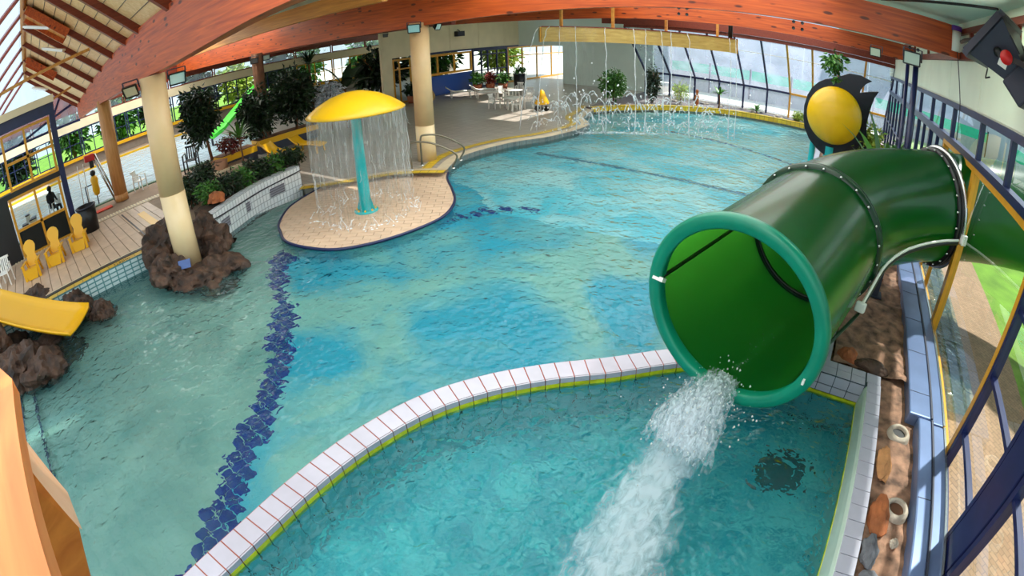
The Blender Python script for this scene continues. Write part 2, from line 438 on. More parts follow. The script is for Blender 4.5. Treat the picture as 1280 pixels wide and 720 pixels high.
# ------------------------------------------------------------------ pool basin and decks
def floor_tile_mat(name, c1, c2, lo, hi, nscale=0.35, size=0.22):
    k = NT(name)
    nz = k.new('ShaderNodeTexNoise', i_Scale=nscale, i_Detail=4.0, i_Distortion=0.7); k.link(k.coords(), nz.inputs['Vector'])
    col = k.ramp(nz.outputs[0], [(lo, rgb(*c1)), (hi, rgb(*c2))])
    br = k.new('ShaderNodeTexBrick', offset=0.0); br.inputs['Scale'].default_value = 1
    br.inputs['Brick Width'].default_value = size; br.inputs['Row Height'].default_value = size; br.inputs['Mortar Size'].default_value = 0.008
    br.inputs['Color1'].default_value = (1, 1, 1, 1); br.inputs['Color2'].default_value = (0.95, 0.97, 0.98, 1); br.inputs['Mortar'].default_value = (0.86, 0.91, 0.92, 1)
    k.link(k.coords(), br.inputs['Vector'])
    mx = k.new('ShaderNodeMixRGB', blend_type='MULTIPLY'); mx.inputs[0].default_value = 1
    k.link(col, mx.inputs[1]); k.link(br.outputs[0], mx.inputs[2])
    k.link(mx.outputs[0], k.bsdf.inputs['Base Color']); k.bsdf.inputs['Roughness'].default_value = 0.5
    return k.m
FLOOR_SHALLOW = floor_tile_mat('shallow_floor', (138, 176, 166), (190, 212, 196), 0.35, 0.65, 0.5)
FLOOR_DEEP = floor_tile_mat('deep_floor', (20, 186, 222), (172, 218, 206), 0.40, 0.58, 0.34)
FLOOR_LAND = floor_tile_mat('landing_floor', (40, 176, 196), (120, 226, 230), 0.36, 0.64, 2.2)  # mottled tones stand in for rippled light on the landing floor

band = [(-4.2, -1.2), (-4.6, -0.6), (-5.08, .08), (-5.79, 1.01), (-6.31, 1.57), (-6.73, 2.09), (-7.67, 3.04), (-9.0, 4.12), (-10.0, 4.59), (-11.2, 5.3), (-11.9, 6.4)]
bandp = bez(band, 6)
bx = [(p.x, p.y) for p in bandp]
# shallow floor left of the cobalt band, deep floor right of it
sh = MB().prism([(-17, -9), (-2.6, -9), (-3.1, -4.5), (-3.9, -2.6)] + bx + [(-16, 10), (-17, 10)], -1.15, -.55)
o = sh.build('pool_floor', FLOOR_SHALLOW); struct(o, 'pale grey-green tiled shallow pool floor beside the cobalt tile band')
POOL_SHALLOW = o
ln = [(4, 13.2), (-1, 12.2), (-4, 11.5), (-7, 11.0), (-9.0, 11.0), (-10.5, 12.2), (-17, 13.5)]
FLOOR_FAR = floor_tile_mat('far_floor', (96, 222, 246), (222, 250, 252), 0.38, 0.62, 0.45)
o = MB().prism(ln + [(-17, 38), (4, 38)], -1.2, -.55).build('pool_floor', FLOOR_FAR); struct(o, 'bright cyan tiled floor of the far swimming area')
cb = [(-4.25, -.95), (-4.5, 0.51), (-4.64, 1.58), (-4.66, 2.63), (-4.47, 3.70), (-4.05, 4.58), (-3.44, 5.36), (-2.68, 6.07), (-2.0, 6.76), (-1.3, 7.3), (-.5, 7.62), (.42, 7.8), (4, 7.8)]
dp = MB().prism(cb + ln + [(-17, 10), (-16, 10)] + bx[::-1], -1.2, -.55)
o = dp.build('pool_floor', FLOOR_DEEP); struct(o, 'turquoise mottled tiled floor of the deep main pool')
POOL_DEEP = o
# cobalt tiles of the depth-change band, one by one
tile_me = None
def flat_tile(name, x, y, z, s, mat, parent, h=0.02):
    global tile_me
    if tile_me is None:
        t = MB().box((0, 0, 0), (s, s, h)).build(name, mat, parent); tile_me = t.data
    else:
        t = bpy.data.objects.new(name, tile_me); COL.objects.link(t); t.parent = parent
    t.location = (x, y, z); return t
g = 0.23
seen = set()
rg = random.Random(3)
for j in range(-4, 26):
    y = j*g
    # x on the band at this y
    xs = None
    for a, b in zip(bx, bx[1:]):
        if min(a[1], b[1]) <= y <= max(a[1], b[1]) and a[1] != b[1]:
            t = (y-a[1])/(b[1]-a[1]); xs = a[0]+(b[0]-a[0])*t
    if xs is None: continue
    c = round(xs/g); wd = 3 if y < 3.2 else 4
    for i in range(c-wd//2, c-wd//2+wd):
        if (i, j) in seen: continue
        seen.add((i, j))
        flat_tile('cobalt_tile', i*g, y, -0.542, g-0.02, BLUETILE, POOL_DEEP)
# second cobalt patch by the paddling island and scattered far line of tiles
for i, j in [(0, 0), (1, 0), (1, 1), (2, 1), (2, 2), (3, 2), (3, 3), (4, 3), (5, 4), (6, 4), (7, 5), (0, 1), (2, 3), (8, 5), (9, 5), (4, 4)]:
    flat_tile('cobalt_tile', -9.55+i*g*.8, 9.8+j*g*1.6, -0.542, g-0.02, BLUETILE, POOL_DEEP)
for k in range(26):
    t = k/25
    flat_tile('cobalt_tile', -8.5+t*6.6, 25.2-1.9*t*t, -0.542, g-0.02, BLUETILE, POOL_DEEP)

o = MB().span((-11.6, 17.05, -.55), (-2.0, 17.32, -.54)).build('lane_line', plain('lane_blue', (30, 110, 150), .4), POOL_DEEP)
# ---- deck beside the pool on the kiosk side
DL = 0.53
deckL = [(-14.65, -9), (-14.65, 3.3), (-15.6, 4.9), (-16.6, 6.2), (-17.3, 9.6), (-46, 9.6), (-46, -9)]
o = MB().prism(deckL, -1.3, DL-0.02).build('floor_deck', DECKGROUT); struct(o, 'beige tiled deck with yellow chairs in front of the glazed kiosk')
DECK_L = o
rg = random.Random(5)
mes = {}
y = -5.0
while y < 4.3:
    for (xa, xb) in ((-15.20, -16.9), (-16.9, -18.8), (-18.8, -20.7)):
        if y > 3.0 and xa > -16: continue
        key = (xa, xb)
        if key not in mes:
            t = MB().box((0, 0, 0), (abs(xb-xa)-0.012, 0.325, 0.03)).build('deck_tile', TILEDECK, DECK_L, bevel=0.004); mes[key] = t
        else:
            t = mes[key].copy(); COL.objects.link(t)
        t.location = ((xa+xb)/2, y, DL-0.012+rg.uniform(-.002, .002))
    y += 0.35
# ribbed drain strip between the two decks
o = MB().span((-20.75, -5, DL-.02), (-21.25, 9.0, DL+.02)).build('drain_strip', plain('ribbed_strip', (196, 176, 152), 0.6)); o.parent = DECK_L
yy = -2.0
rib = None
while yy < 8.8:
    if rib is None:
        rib = MB().box((0, 0, 0), (0.42, 0.05, 0.03)).build('drain_rib', CREAM, o)
        r_ = rib
    else:
        r_ = rib.copy(); COL.objects.link(r_)
    r_.location = (-21.0, yy, DL+.025); yy += 0.14
# edge: yellow band, dark gap, tiled face
ed = MB(); ed.ribbon([(-14.62, -5), (-14.62, 3.2)], [(-14.93, -5), (-14.93, 3.2)], DL+.004)
o = ed.build('yellow_edge_band', YELLOWTILE, DECK_L)
o = MB().span((-14.93, -5, DL-.02), (-15.14, 3.2, DL+.014)).build('dark_channel', BLACK, DECK_L)
o = MB().span((-15.14, -5, DL-.02), (-15.20, 3.2, DL+.014)).build('pale_trim', CREAM, DECK_L)
o = MB().strip([(-14.645, -5), (-14.645, 3.3)], -1.2, DL).build('pool_wall_tiles', POOLTILE, DECK_L)
# depth marking painted on the yellow band
tx = bpy.data.curves.new('depth_mark', 'FONT'); tx.body = '1,30m'; tx.size = 0.24; tx.extrude = 0.002; tx.align_x = 'CENTER'
o = bpy.data.objects.new('depth_mark', tx); COL.objects.link(o); tx.materials.append(BLACK)
o.parent = DECK_L; o.location = (-14.67, 1.75, DL+.008); o.rotation_euler = (0, 0, PI/2)
# yellow step marking and dark joint on the deck
o = MB().span((-17.0, 3.45, DL), (-19.4, 3.75, DL+.012)).build('yellow_marking', YELLOWP, DECK_L)
o = MB().span((-15.2, 2.95, DL), (-20.4, 3.01, DL+.012)).build('dark_joint', BLACK, DECK_L)

# ---- middle deck behind the paddling island
DM = 0.2
edgeM = bez([(-12.2, 12.7), (-12.75, 13.8), (-12.95, 14.9), (-12.65, 17), (-11.95, 18.9), (-11.75, 21.3), (-12.1, 22.8), (-13.1, 24), (-13.75, 26.2), (-14.4, 28)], 6)
eM = [(p.x, p.y) for p in edgeM]
backI = [(-12.2, 12.7), (-13.0, 12.3), (-13.8, 11.7), (-14.6, 10.5), (-15.3, 9.5), (-15.85, 9.0)]
o = MB().prism(eM+[(-15, 44), (-46, 44), (-46, 9.6), (-17.3, 9.6)]+backI[::-1][:-1], -1.3, DM).build('floor_deck', MIDDECK)
struct(o, 'grey-beige tiled deck with handrails, tables and sun patches'); DECK_M = o
MB().strip(eM, -1.2, DM-.01).build('pool_wall_tiles', POOLWALL, DECK_M)
inn = offset(edgeM, -0.42); inn2 = offset(edgeM, -0.95); inn0 = offset(edgeM, -0.02)
MB().ribbon(inn0, inn, DM+.004).build('edge_tiles', plain('edge_tile', (206, 188, 160), 0.35, var=.1), DECK_M)
MB().ribbon(offset(edgeM, -0.62), offset(edgeM, -0.98), DM+.006).build('yellow_edge_band', YELLOWTILE, DECK_M)
bI = [Vector(p) for p in backI]
MB().ribbon(offset(bI, -0.25), offset(bI, -0.6), DM+.006).build('yellow_edge_band', YELLOWTILE, DECK_M)
MB().ribbon(offset(bI, 0.0), offset(bI, -0.22), DM+.004).build('step_edge', plain('step_edge', (206, 184, 150), .4), DECK_M)

# ---- round paddling island
isl = bez([(-15.3, 9.4), (-14.6, 7.7), (-13.5, 6.6), (-12.7, 6.2), (-12.0, 5.95), (-11.13, 6.02), (-10.2, 6.40), (-9.62, 7.24), (-9.34, 8.37), (-9.38, 9.47), (-9.94, 10.52), (-10.8, 11.35), (-11.7, 12.1), (-12.2, 12.7)], 5)
IZ = 0.05
poly = [(p.x, p.y) for p in isl]+backI[1:-1]
o = MB().prism(poly, -1.3, IZ-.02).build('floor_island', DECKGROUT); struct(o, 'rounded beige tiled paddling island under the yellow mushroom fountain')
ISL = o
MB().tube([(p.x, p.y, IZ-.01) for p in isl], 0.045, 6).build('dark_edge_trim', NAVY, ISL)
MB().strip([(p.x, p.y) for p in offset(isl, 0.012)], -1.2, IZ-.05).build('pool_wall_tiles', FLOOR_DEEP, ISL)
def inside(p, poly):
    c = False; n = len(poly)
    for i in range(n):
        a, b = poly[i], poly[i-1]
        if (a[1] > p[1]) != (b[1] > p[1]) and p[0] < (b[0]-a[0])*(p[1]-a[1])/(b[1]-a[1])+a[0]: c = not c
    return c
def clip_poly(sub, a, b):
    out = []
    for i in range(len(sub)):
        p, q = sub[i], sub[(i+1) % len(sub)]
        sp = (b[0]-a[0])*(p[1]-a[1])-(b[1]-a[1])*(p[0]-a[0]); sq = (b[0]-a[0])*(q[1]-a[1])-(b[1]-a[1])*(q[0]-a[0])
        if sp >= 0: out.append(p)
        if sp*sq < 0:
            t = sp/(sp-sq); out.append((p[0]+(q[0]-p[0])*t, p[1]+(q[1]-p[1])*t))
    return out
tme = None; nt = 0
ca, sa = math.cos(math.radians(38)), math.sin(math.radians(38))
for r in range(-22, 24):
    for c in range(-10, 12):
        u = c*0.46+(0.23 if r % 2 else 0); v = r*0.235
        x, y = -12.1+u*ca-v*sa, 9.0+u*sa+v*ca
        corners = [(x+du*ca-dv*sa, y+du*sa+dv*ca) for du, dv in ((-.222, -.110), (.222, -.110), (.222, .110), (-.222, .110))]
        if all(inside(q, poly) for q in corners):
            if tme is None:
                t = MB().box((0, 0, 0), (.444, .22, .03)).build('island_tile', TILEDECK, ISL); tme = t
            else: t = tme.copy(); COL.objects.link(t)
            t.location = (x, y, IZ-.014+rg.uniform(-.0015, .0015)); t.rotation_euler = (0, 0, math.radians(38)); nt += 1
        elif inside((x, y), poly) or any(inside(q, poly) for q in corners):
            sub = [q for q in corners]
            # trim against the nearest outline edges
            P2 = poly if sum(poly[i-1][0]*poly[i][1]-poly[i][0]*poly[i-1][1] for i in range(len(poly))) > 0 else poly[::-1]
            near = sorted(range(len(P2)), key=lambda i: (P2[i][0]-x)**2+(P2[i][1]-y)**2)[:2]
            for i in near:
                if sub: sub = clip_poly(sub, P2[i-1], P2[i])
                if sub: sub = clip_poly(sub, P2[i], P2[(i+1) % len(P2)])
            if len(sub) >= 3:
                MB().prism(sub, IZ-.03, IZ+.001).build('island_tile', TILEDECK, ISL); nt += 1

# ---- curved white-tiled planter wall
pw = bez([(-14.15, 4.75), (-14.83, 5.85), (-15.5, 7.17), (-15.95, 8.98)], 6)
PT = 0.9
back = [(-17.4, 9.6), (-17.1, 7.6), (-16.2, 5.6), (-15.4, 4.6)]
t = thing('tiled_planter', (-15.6, 7, 0), 'curved white-tiled planter wall with grey inlet grilles and a hedge', 'planter', world=True)
pp = [(p.x, p.y) for p in pw]
MB().prism(pp+back, -1.2, PT-.06).build('planter_body', plain('planter_soil', (70, 52, 40), .9), t)
MB().strip([(p.x, p.y) for p in offset(pw, 0.03)], -0.3, PT).build('tiled_wall', PLANTERTILE, t)
MB().ribbon([(p.x, p.y) for p in offset(pw, 0.03)], [(p.x, p.y) for p in offset(pw, -0.28)], PT).build('tiled_coping', PLANTERTILE, t)
MB().strip([(p.x, p.y) for p in offset(pw, -0.28)][::-1], PT-.2, PT).build('coping_back', WHITETILE, t)
MB().add([(pp[-1][0]+.03, pp[-1][1]+.01, -.3), (-17.3, 9.62, -.3), (-17.3, 9.62, PT), (pp[-1][0]+.03, pp[-1][1]+.01, PT)], [(0, 1, 2, 3)], uvs=[[(0, 0), (1.5, 0), (1.5, 1.2), (0, 1.2)]]).build('tiled_end', PLANTERTILE, t)
op = offset(pw, 0.05)
MB().tube([(p.x, p.y, PT-.16-.10*math.sin(PI*i/len(op))) for i, p in enumerate(op)], .022, 6).build('grab_rail', DARKGREY, t)
gm = plain('grille_grey', (136, 136, 148), .5)
for (i0, i1) in ((2, 5), (8, 10), (13, 16)):
    gp = [(p.x, p.y) for p in offset(pw, 0.045)][i0:i1]
    gr = MB().strip(gp, .25, .55).build('inlet_grille', gm, t)
    for q in range(4):
        MB().tube([(p[0], p[1], .28+q*.08) for p in gp], .008, 4).build('grille_bar', DARKGREY, gr)

# ---- far bank with yellow kerb and gravel
far = bez([(-14.4, 28), (-13.75, 26.2), (-13.3, 27.6), (-12.6, 29.0), (-11.1, 30.8), (-8.1, 33.2), (-5.4, 33.9), (-2.7, 34.1), (-1.7, 34.05)], 5)
far = bez([(-14.0, 26.6), (-13.3, 28.0), (-12.6, 29.0), (-11.1, 30.8), (-8.1, 33.2), (-5.4, 33.9), (-2.7, 34.1), (-1.7, 34.05)], 5)
fp = [(p.x, p.y) for p in far]
o = MB().prism(fp+[(4, 34.2), (4, 37.5), (-15, 37.5), (-14.6, 27)], -1.3, 0.28).build('floor_bank', GRAVEL); struct(o, 'gravel bank with plants behind the yellow far pool kerb'); BANK = o
MB().strip(fp, -1.2, .05).build('pool_wall_tiles', POOLTILE, BANK)
fo = offset(far, 0.015)
MB().strip([(p.x, p.y) for p in fo], .05, .36).build('yellow_kerb_face', YELLOWTILE, BANK)
MB().ribbon(fo, offset(far, -0.30), .36).build('yellow_kerb_top', YELLOWTILE, BANK)

# ---- ground by the window wall
RG = 0.25
edgeR = bez([(0.45, 7.78), (0.45, 10), (0.2, 14), (-.9, 19), (-1.2, 27), (-1.7, 34.1)], 6)
eR = [(p.x, p.y) for p in edgeR]
o = MB().prism(eR+[(4, 34.2), (3.0, 34.2), (3.0, 7.78)], -1.3, RG-.05).build('floor_ground', EARTH); struct(o, 'brown stony ground beside the green tube slide'); GROUND = o
MB().strip(eR[::-1], -1.2, RG).build('pool_wall_tiles', POOLTILE, GROUND)
MB().ribbon([(p.x, p.y) for p in offset(edgeR, .25)], eR, RG+.03).build('edge_tiles', WHITETILE, GROUND)
# uneven stone surface
def bumpy(x0, x1, y0, y1, z, amp, nx, ny, name, mat, parent, seed=0.0):
    mb = MB(); vs = []; fs = []
    for j in range(ny+1):
        for i in range(nx+1):
            x = x0+(x1-x0)*i/nx; y = y0+(y1-y0)*j/ny
            h = amp*(noise.noise(Vector((x*1.7, y*1.7, seed)))+.6*noise.noise(Vector((x*4, y*4, seed)))+.3*noise.noise(Vector((x*9, y*9, seed))))
            vs.append((x, y, z+h))
    for j in range(ny):
        for i in range(nx):
            a = j*(nx+1)+i; fs.append((a, a+1, a+nx+2, a+nx+1))
    return mb.add(vs, fs, True).build(name, mat, parent)
bumpy(0.75, 2.3, 7.82, 16.5, RG+.02, .09, 24, 110, 'stone_surface', EARTH, GROUND)
o = MB().prism([(1.71, -3), (3.0, -3), (3.0, 7.78), (1.71, 7.78)], -1.3, .16).build('floor_ground', EARTH); struct(o, 'narrow brown stony strip between white kerb and blue metal channel'); GROUND2 = o
bumpy(1.73, 2.45, 1.5, 7.80, .21, .05, 12, 90, 'stone_surface', EARTH, GROUND2, 4.0)

# ---- landing pool: curved tiled curb
co = bez([(-3.2, -4.5), (-4.0, -2.6), (-4.45, -0.9), (-4.68, 0.51), (-4.82, 1.58), (-4.84, 2.63), (-4.65, 3.74), (-4.20, 4.69), (-3.56, 5.50), (-2.80, 6.21), (-2.11, 6.90), (-1.4, 7.45), (-.6, 7.75), (.42, 7.9)], 8)
co = resample(co, 0.245)
CW = 0.40; CZ = 0.05; LZ = -0.12
ci = offset(co, CW)
t = thing('pool_curb', (-4.4, 2, -1), 'curved white-tiled curb with red grout dividing the two pools', 'curb', world=True, kind='structure')
MB().prism([(p.x, p.y) for p in co]+[(p.x, p.y) for p in ci[::-1]], -1.2, CZ-.012).build('curb_core', GROUT_RED, t)
def seg(a, b, f0, f1): return a.lerp(b, f0), a.lerp(b, f1)
c1 = offset(co, CW+.008); gap = .035
for i in range(len(co)-1):
    a0, a1 = co[i].lerp(co[i+1], gap), co[i].lerp(co[i+1], 1-gap)
    b0, b1 = ci[i].lerp(ci[i+1], gap), ci[i].lerp(ci[i+1], 1-gap)
    m = 0.035
    q = [a0.lerp(b0, m), a1.lerp(b1, m), a1.lerp(b1, 1-.02), a0.lerp(b0, 1-.02)]
    MB().prism([(v.x, v.y) for v in q], CZ-.03, CZ).build('curb_tile', WHITETILE, t, bevel=.004)
    n = Vector((ci[i]-co[i])).normalized()
    def face(z0, z1, off, name, mat):
        s0, s1 = b0+n*off, b1+n*off
        MB().add([(b0.x, b0.y, z0), (b1.x, b1.y, z0), (s1.x, s1.y, z0), (s0.x, s0.y, z0), (b0.x, b0.y, z1), (b1.x, b1.y, z1), (s1.x, s1.y, z1), (s0.x, s0.y, z1)],
                 [(0, 1, 2, 3), (4, 7, 6, 5), (3, 2, 6, 7), (0, 3, 7, 4), (1, 5, 6, 2)]).build(name, mat, t)
    face(-.045, CZ-.004, .02, 'edge_tile', WHITETILE)
    face(-.19, -.05, .022, 'lime_tile', LIME)
    face(-.60, -.195, .018, 'wall_tile', POOLBLUE)
    face(-1.24, -.605, .018, 'wall_tile', POOLBLUE)
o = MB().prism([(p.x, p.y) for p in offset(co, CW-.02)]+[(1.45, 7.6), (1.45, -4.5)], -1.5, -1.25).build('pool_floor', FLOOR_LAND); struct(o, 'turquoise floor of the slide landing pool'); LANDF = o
MB().strip([(p.x, p.y) for p in offset(co, CW+.004)][::-1], -1.2, -.1).build('dark_grout_wall', GROUT_DARK, t)
# water surfaces
mw_ = [(-15.2, -9), (-3.0, -9)] + [(p.x, p.y) for p in offset(co, .05)] + [(4, 7.9), (4, 36), (-17, 36), (-17, 9.5), (-15.2, 9.5)]
def sheet(poly, z, name, mat):
    bm = bmesh.new(); vs = [bm.verts.new((p[0], p[1], z)) for p in poly]; f = bm.faces.new(vs); f.normal_update()
    if f.normal.z < 0: f.normal_flip()
    bmesh.ops.triangulate(bm, faces=[f]); me = bpy.data.meshes.new(name); bm.to_mesh(me); bm.free(); me.materials.append(mat)
    o = bpy.data.objects.new(name, me); COL.objects.link(o); return o
o = sheet(mw_, 0.0, 'pool_water', WATER); tag(o, 'rippling turquoise water of the large main pool', 'water', kind='stuff')
lw = [(p.x, p.y) for p in offset(co, CW)] + [(1.42, 7.9), (1.42, -4.5)]
o = sheet(lw, LZ, 'pool_water', WATER2); tag(o, 'choppy turquoise water of the slide landing pool', 'water', kind='stuff')

# ---- white-tiled kerb behind and beside the landing pool
t = thing('tiled_kerb', (1.5, 7, -1), 'white-tiled raised kerb around the landing pool corner below the slide', 'kerb', world=True, kind='structure')
KZ = 0.30
MB().prism([(0.3, 7.36), (1.445, 7.36), (1.445, -4), (1.70, -4), (1.70, 7.76), (0.3, 7.76)], -1.2, KZ-.012).build('kerb_core', GROUT_DARK, t)
x = 0.3; me1 = None
for i in range(4):
    xa = .3+i*.275
    for (yy0, yy1) in ((7.375, 7.56), (7.575, 7.75)):
        MB().box((xa+.1375, (yy0+yy1)/2, KZ-.008), (.263, yy1-yy0, .02)).build('kerb_tile', WHITETILE, t, bevel=.003)
    for (z0, z1) in ((.09, .28), (-.06, .08)):
        MB().box((xa+.1375, 7.355, (z0+z1)/2), (.263, .02, z1-z0-.008)).build('kerb_tile', WHITETILE, t, bevel=.003)
    for (z0, z1) in ((-.62, -.20), (-1.1, -.63)):
        MB().box((xa+.1375, 7.355, (z0+z1)/2), (.263, .016, z1-z0-.008)).build('wall_tile', POOLBLUE, t)
MB().box((.85, 7.352, -.125), (1.1, .026, .11)).build('lime_strip', LIME, t)
first = None; yy = 7.62
MB().box((1.56, 7.62, KZ-.008), (.27, .26, .02)).build('kerb_tile', WHITETILE, t, bevel=.003)
for k in range(38):
    yc = 7.35-k*.272
    if first is None: first = MB().box((0, 0, 0), (.262, .262, .02)).build('kerb_tile', WHITETILE, t, bevel=.003); r_ = first
    else: r_ = first.copy(); COL.objects.link(r_)
    r_.location = (1.575, yc, KZ-.008); r_.matrix_parent_inverse = WORLD_INV[t.name]
prof = [(1.46, .30), (1.435, .29), (1.405, .24), (1.385, .10), (1.372, -.06), (1.37, -.3), (1.37, -1.25)]
m = MB()
for a, b in zip(prof, prof[1:]):
    m.add([(a[0], -4, a[1]), (a[0], 7.36, a[1]), (b[0], 7.36, b[1]), (b[0], -4, b[1])], [(0, 1, 2, 3)], True)
m.build('rounded_kerb_face', KERBPAINT, t)
MB().box((1.372, 1.7, -.13), (.02, 11.3, .07)).build('lime_strip', LIME, t)

# ---- dark drain grate on the landing floor
t = thing('drain_grate', (.45, 6.0, -1.25), 'dark square slatted drain grate on the landing pool floor', 'grate', world=True)
MB().span((.12, 5.68, -1.25), (.88, 6.38, -1.23)).build('grate_plate', plain('grate_dark', (10, 40, 44), .6), t)
for k in range(9): MB().span((.12+k*.077, 5.7, -1.23), (.16+k*.077, 6.36, -1.22)).build('grate_slat', BLACK, t)

# ---- steps into the shallow pool by the rock
t = thing('pool_steps', (-11, -3, -1), 'submerged tiled steps with dark nosings beside the brown boulder', 'steps', world=True, kind='structure')
for k, (yy, zz) in enumerate(((-2.75, -.12), (-2.35, -.22), (-1.95, -.32))):
    MB().span((-13.2, -4, -1.0), (-8.0, yy, zz)).build('step', FLOOR_SHALLOW, t)
    MB().span((-13.2, yy-.06, zz), (-8.0, yy+.004, zz+.006)).build('step_nosing', NAVY, t)
# ------------------------------------------------------------------ outside ground
PAVE = tilemat('brick_paving', (160, 128, 98), (144, 114, 86), (118, 96, 76), 0.20, 0.10, 0.008, 0.8, 'Object', offset=0.5, rot=0.785)
GRASS = plain('grass', (104, 142, 40), 0.9, var=0.3, vscale=1.2, bump=0.5, bscale=30)
gm_ = MB().add([(3.25, -20, -.12), (5.6, -20, -.12), (5.6, 60, -.12), (3.25, 60, -.12)], [(0, 1, 2, 3)]).build('floor_paving', PAVE); struct(gm_, 'brick herringbone paving outside the window wall')
o = MB().add([(5.6, -30, -.12), (60, -30, -.12), (60, 90, -.12), (5.6, 90, -.12)], [(0, 1, 2, 3)]).build('floor_lawn', GRASS); struct(o, 'sunlit lawn outside beyond the brick paving')
o = MB().add([(-90, 37.5, -.12), (5.6, 37.5, -.12), (5.6, 90, -.12), (-90, 90, -.12)], [(0, 1, 2, 3)]).build('floor_terrace', plain('terrace', (206, 204, 196), .8, var=.1, vscale=.6)); struct(o, 'pale terrace outside the far glass wall')
o = MB().add([(-90, -30, -.14), (-42.2, -30, -.14), (-42.2, 37.5, -.14), (-90, 37.5, -.14)], [(0, 1, 2, 3)]).build('floor_garden', GRASS); struct(o, 'lawn outside the far window wall behind the second pool')
TEAL = plain('teal_board', (40, 196, 170), 0.6, var=.1)
GREYB = plain('grey_board', (176, 180, 192), 0.7, var=.1)
def fence(p, q, n, label):
    t = thing('board_fence', (p[0], p[1], -.12), label, 'fence', world=True)
    p, q = Vector(p), Vector(q)
    for i in range(n):
        a, b = p.lerp(q, (i+.02)/n), p.lerp(q, (i+.98)/n)
        MB().bar((a.x, a.y, .75), (b.x, b.y, .75), .06, 1.7).build('grey_panel', GREYB, t)
        MB().bar((a.x, a.y, 2.05), (b.x, b.y, 2.05), .08, .85).build('teal_panel', TEAL, t)
        MB().bar((a.x, a.y, -.12), (a.x, a.y, 2.6), .12, .12).build('fence_post', DARKGREY, t)
fence((15, -2), (15, 40), 11, 'grey and teal board fence outside the window wall')
fence((14, 46), (-16, 46), 8, 'grey and teal board fence outside the far glass wall')

def annex(p, q, n, h, label):
    t = thing('annex_building', (p[0], p[1], -.12), label, 'building', world=True)
    p, q = Vector(p), Vector(q)
    for i in range(n):
        a, b = p.lerp(q, (i+.01)/n), p.lerp(q, (i+.99)/n)
        MB().bar((a.x, a.y, h/2), (b.x, b.y, h/2), .3, h).build('wall_panel', ANNEX, t)
    MB().bar((p.x, p.y, h+.1), (q.x, q.y, h+.1), .6, .25).build('roof_edge', GREYB, t)
ANNEX = plain('annex_wall', (204, 210, 232), .7, var=.12, vscale=.4)
annex((18, 49.5), (-20, 49.5), 12, 11, 'pale lavender annex wall outside beyond the far glass wall')
annex((18.5, -6), (18.5, 49), 16, 4.2, 'pale low annex wall outside beyond the lawn')
# ------------------------------------------------------------------ window wall on the slide side
WX = 3.07
def frame(t, x, y0, y1, z0, z1, w, d, mat, name='window_frame'):
    m = MB()
    m.span((x-d/2, y0, z0), (x+d/2, y0+w, z1)); m.span((x-d/2, y1-w, z0), (x+d/2, y1, z1))
    m.span((x-d/2, y0+w, z0), (x+d/2, y1-w, z0+w)); m.span((x-d/2, y0+w, z1-w), (x+d/2, y1-w, z1))
    return m.build(name, mat, t)
WN = [0]
def win_x(x, y0, y1, z0, z1, label, fm=GOLD, w=.07, d=.12, glass=None, mull=(), rails=(), name=None):
    """A window in a plane x = const; panes are parts."""
    WN[0] += 1
    t = thing('window_%d' % WN[0], (x, (y0+y1)/2, z0), label, None, world=True, kind='structure')
    frame(t, x, y0, y1, z0, z1, w, d, fm)
    ys = [y0]+list(mull)+[y1]; zs = [z0]+list(rails)+[z1]
    for m in mull: MB().span((x-d*.4, m-w*.4, z0+w), (x+d*.4, m+w*.4, z1-w)).build('mullion', fm, t)
    for r in rails: MB().span((x-d*.35, y0+w, r-w*.35), (x+d*.35, y1-w, r+w*.35)).build('glazing_bar', fm, t)
    for a, b in zip(ys, ys[1:]):
        for c, e in zip(zs, zs[1:]):
            MB().add([(x, a+w*.4, c+w*.3), (x, b-w*.4, c+w*.3), (x, b-w*.4, e-w*.3), (x, a+w*.4, e-w*.3)], [(0, 1, 2, 3)]).build('pane', glass or GLASS, t)
    return t
win_x(WX, 6.30, 10.55, .06, 3.70, 'large gold-framed window pane looking onto sunlit brick paving', GOLD, .12, .16)
win_x(WX, 4.62, 6.30, .06, 3.70, 'navy-framed window with stacked panes beside the thick navy post', NAVY, .09, .14, rails=(.80, 1.76, 2.75))
win_x(WX, -3.0, 4.02, .06, 3.70, 'navy-framed window with beige lower panels past the thick navy post', NAVY, .09, .14, mull=(1.0, 2.6), rails=(1.78,))
MB().span((3.0, 4.06, .0), (3.25, 4.62, 4.62)).build('trim_1', NAVY, None, bevel=.02); struct(bpy.data.objects['trim_1'], 'thick navy steel post of the window wall')
# glazed bay that the slide passes through (pane with a round hole)
from mathutils.geometry import tessellate_polygon
WN[0] += 1
t = thing('window_%d' % WN[0], (WX, 12.4, .06), 'gold-framed window bay that the green tube slide passes through', None, world=True, kind='structure')
frame(t, WX, 10.55, 14.3, .06, 3.70, .12, .16, GOLD)
outer = [(10.63, .14), (14.22, .14), (14.22, 3.62), (10.63, 3.62)]
hole = [(11.93+1.28*math.cos(2*PI*k/40), 2.40+1.18*math.sin(2*PI*k/40)) for k in range(40)]
tri = tessellate_polygon([[Vector((a, b, 0)) for a, b in outer], [Vector((a, b, 0)) for a, b in hole]])
allp = outer+hole
MB().add([(WX, a, b) for a, b in allp], [tuple(f) for f in tri]).build('pane', GLASS, t)
MB().span((WX-.05, 12.66, .14), (WX+.05, 12.74, 1.2)).build('mullion', GOLD, t)
wins = [14.3, 17.0, 20.0, 23.3, 26.8, 30.4, 34.0]
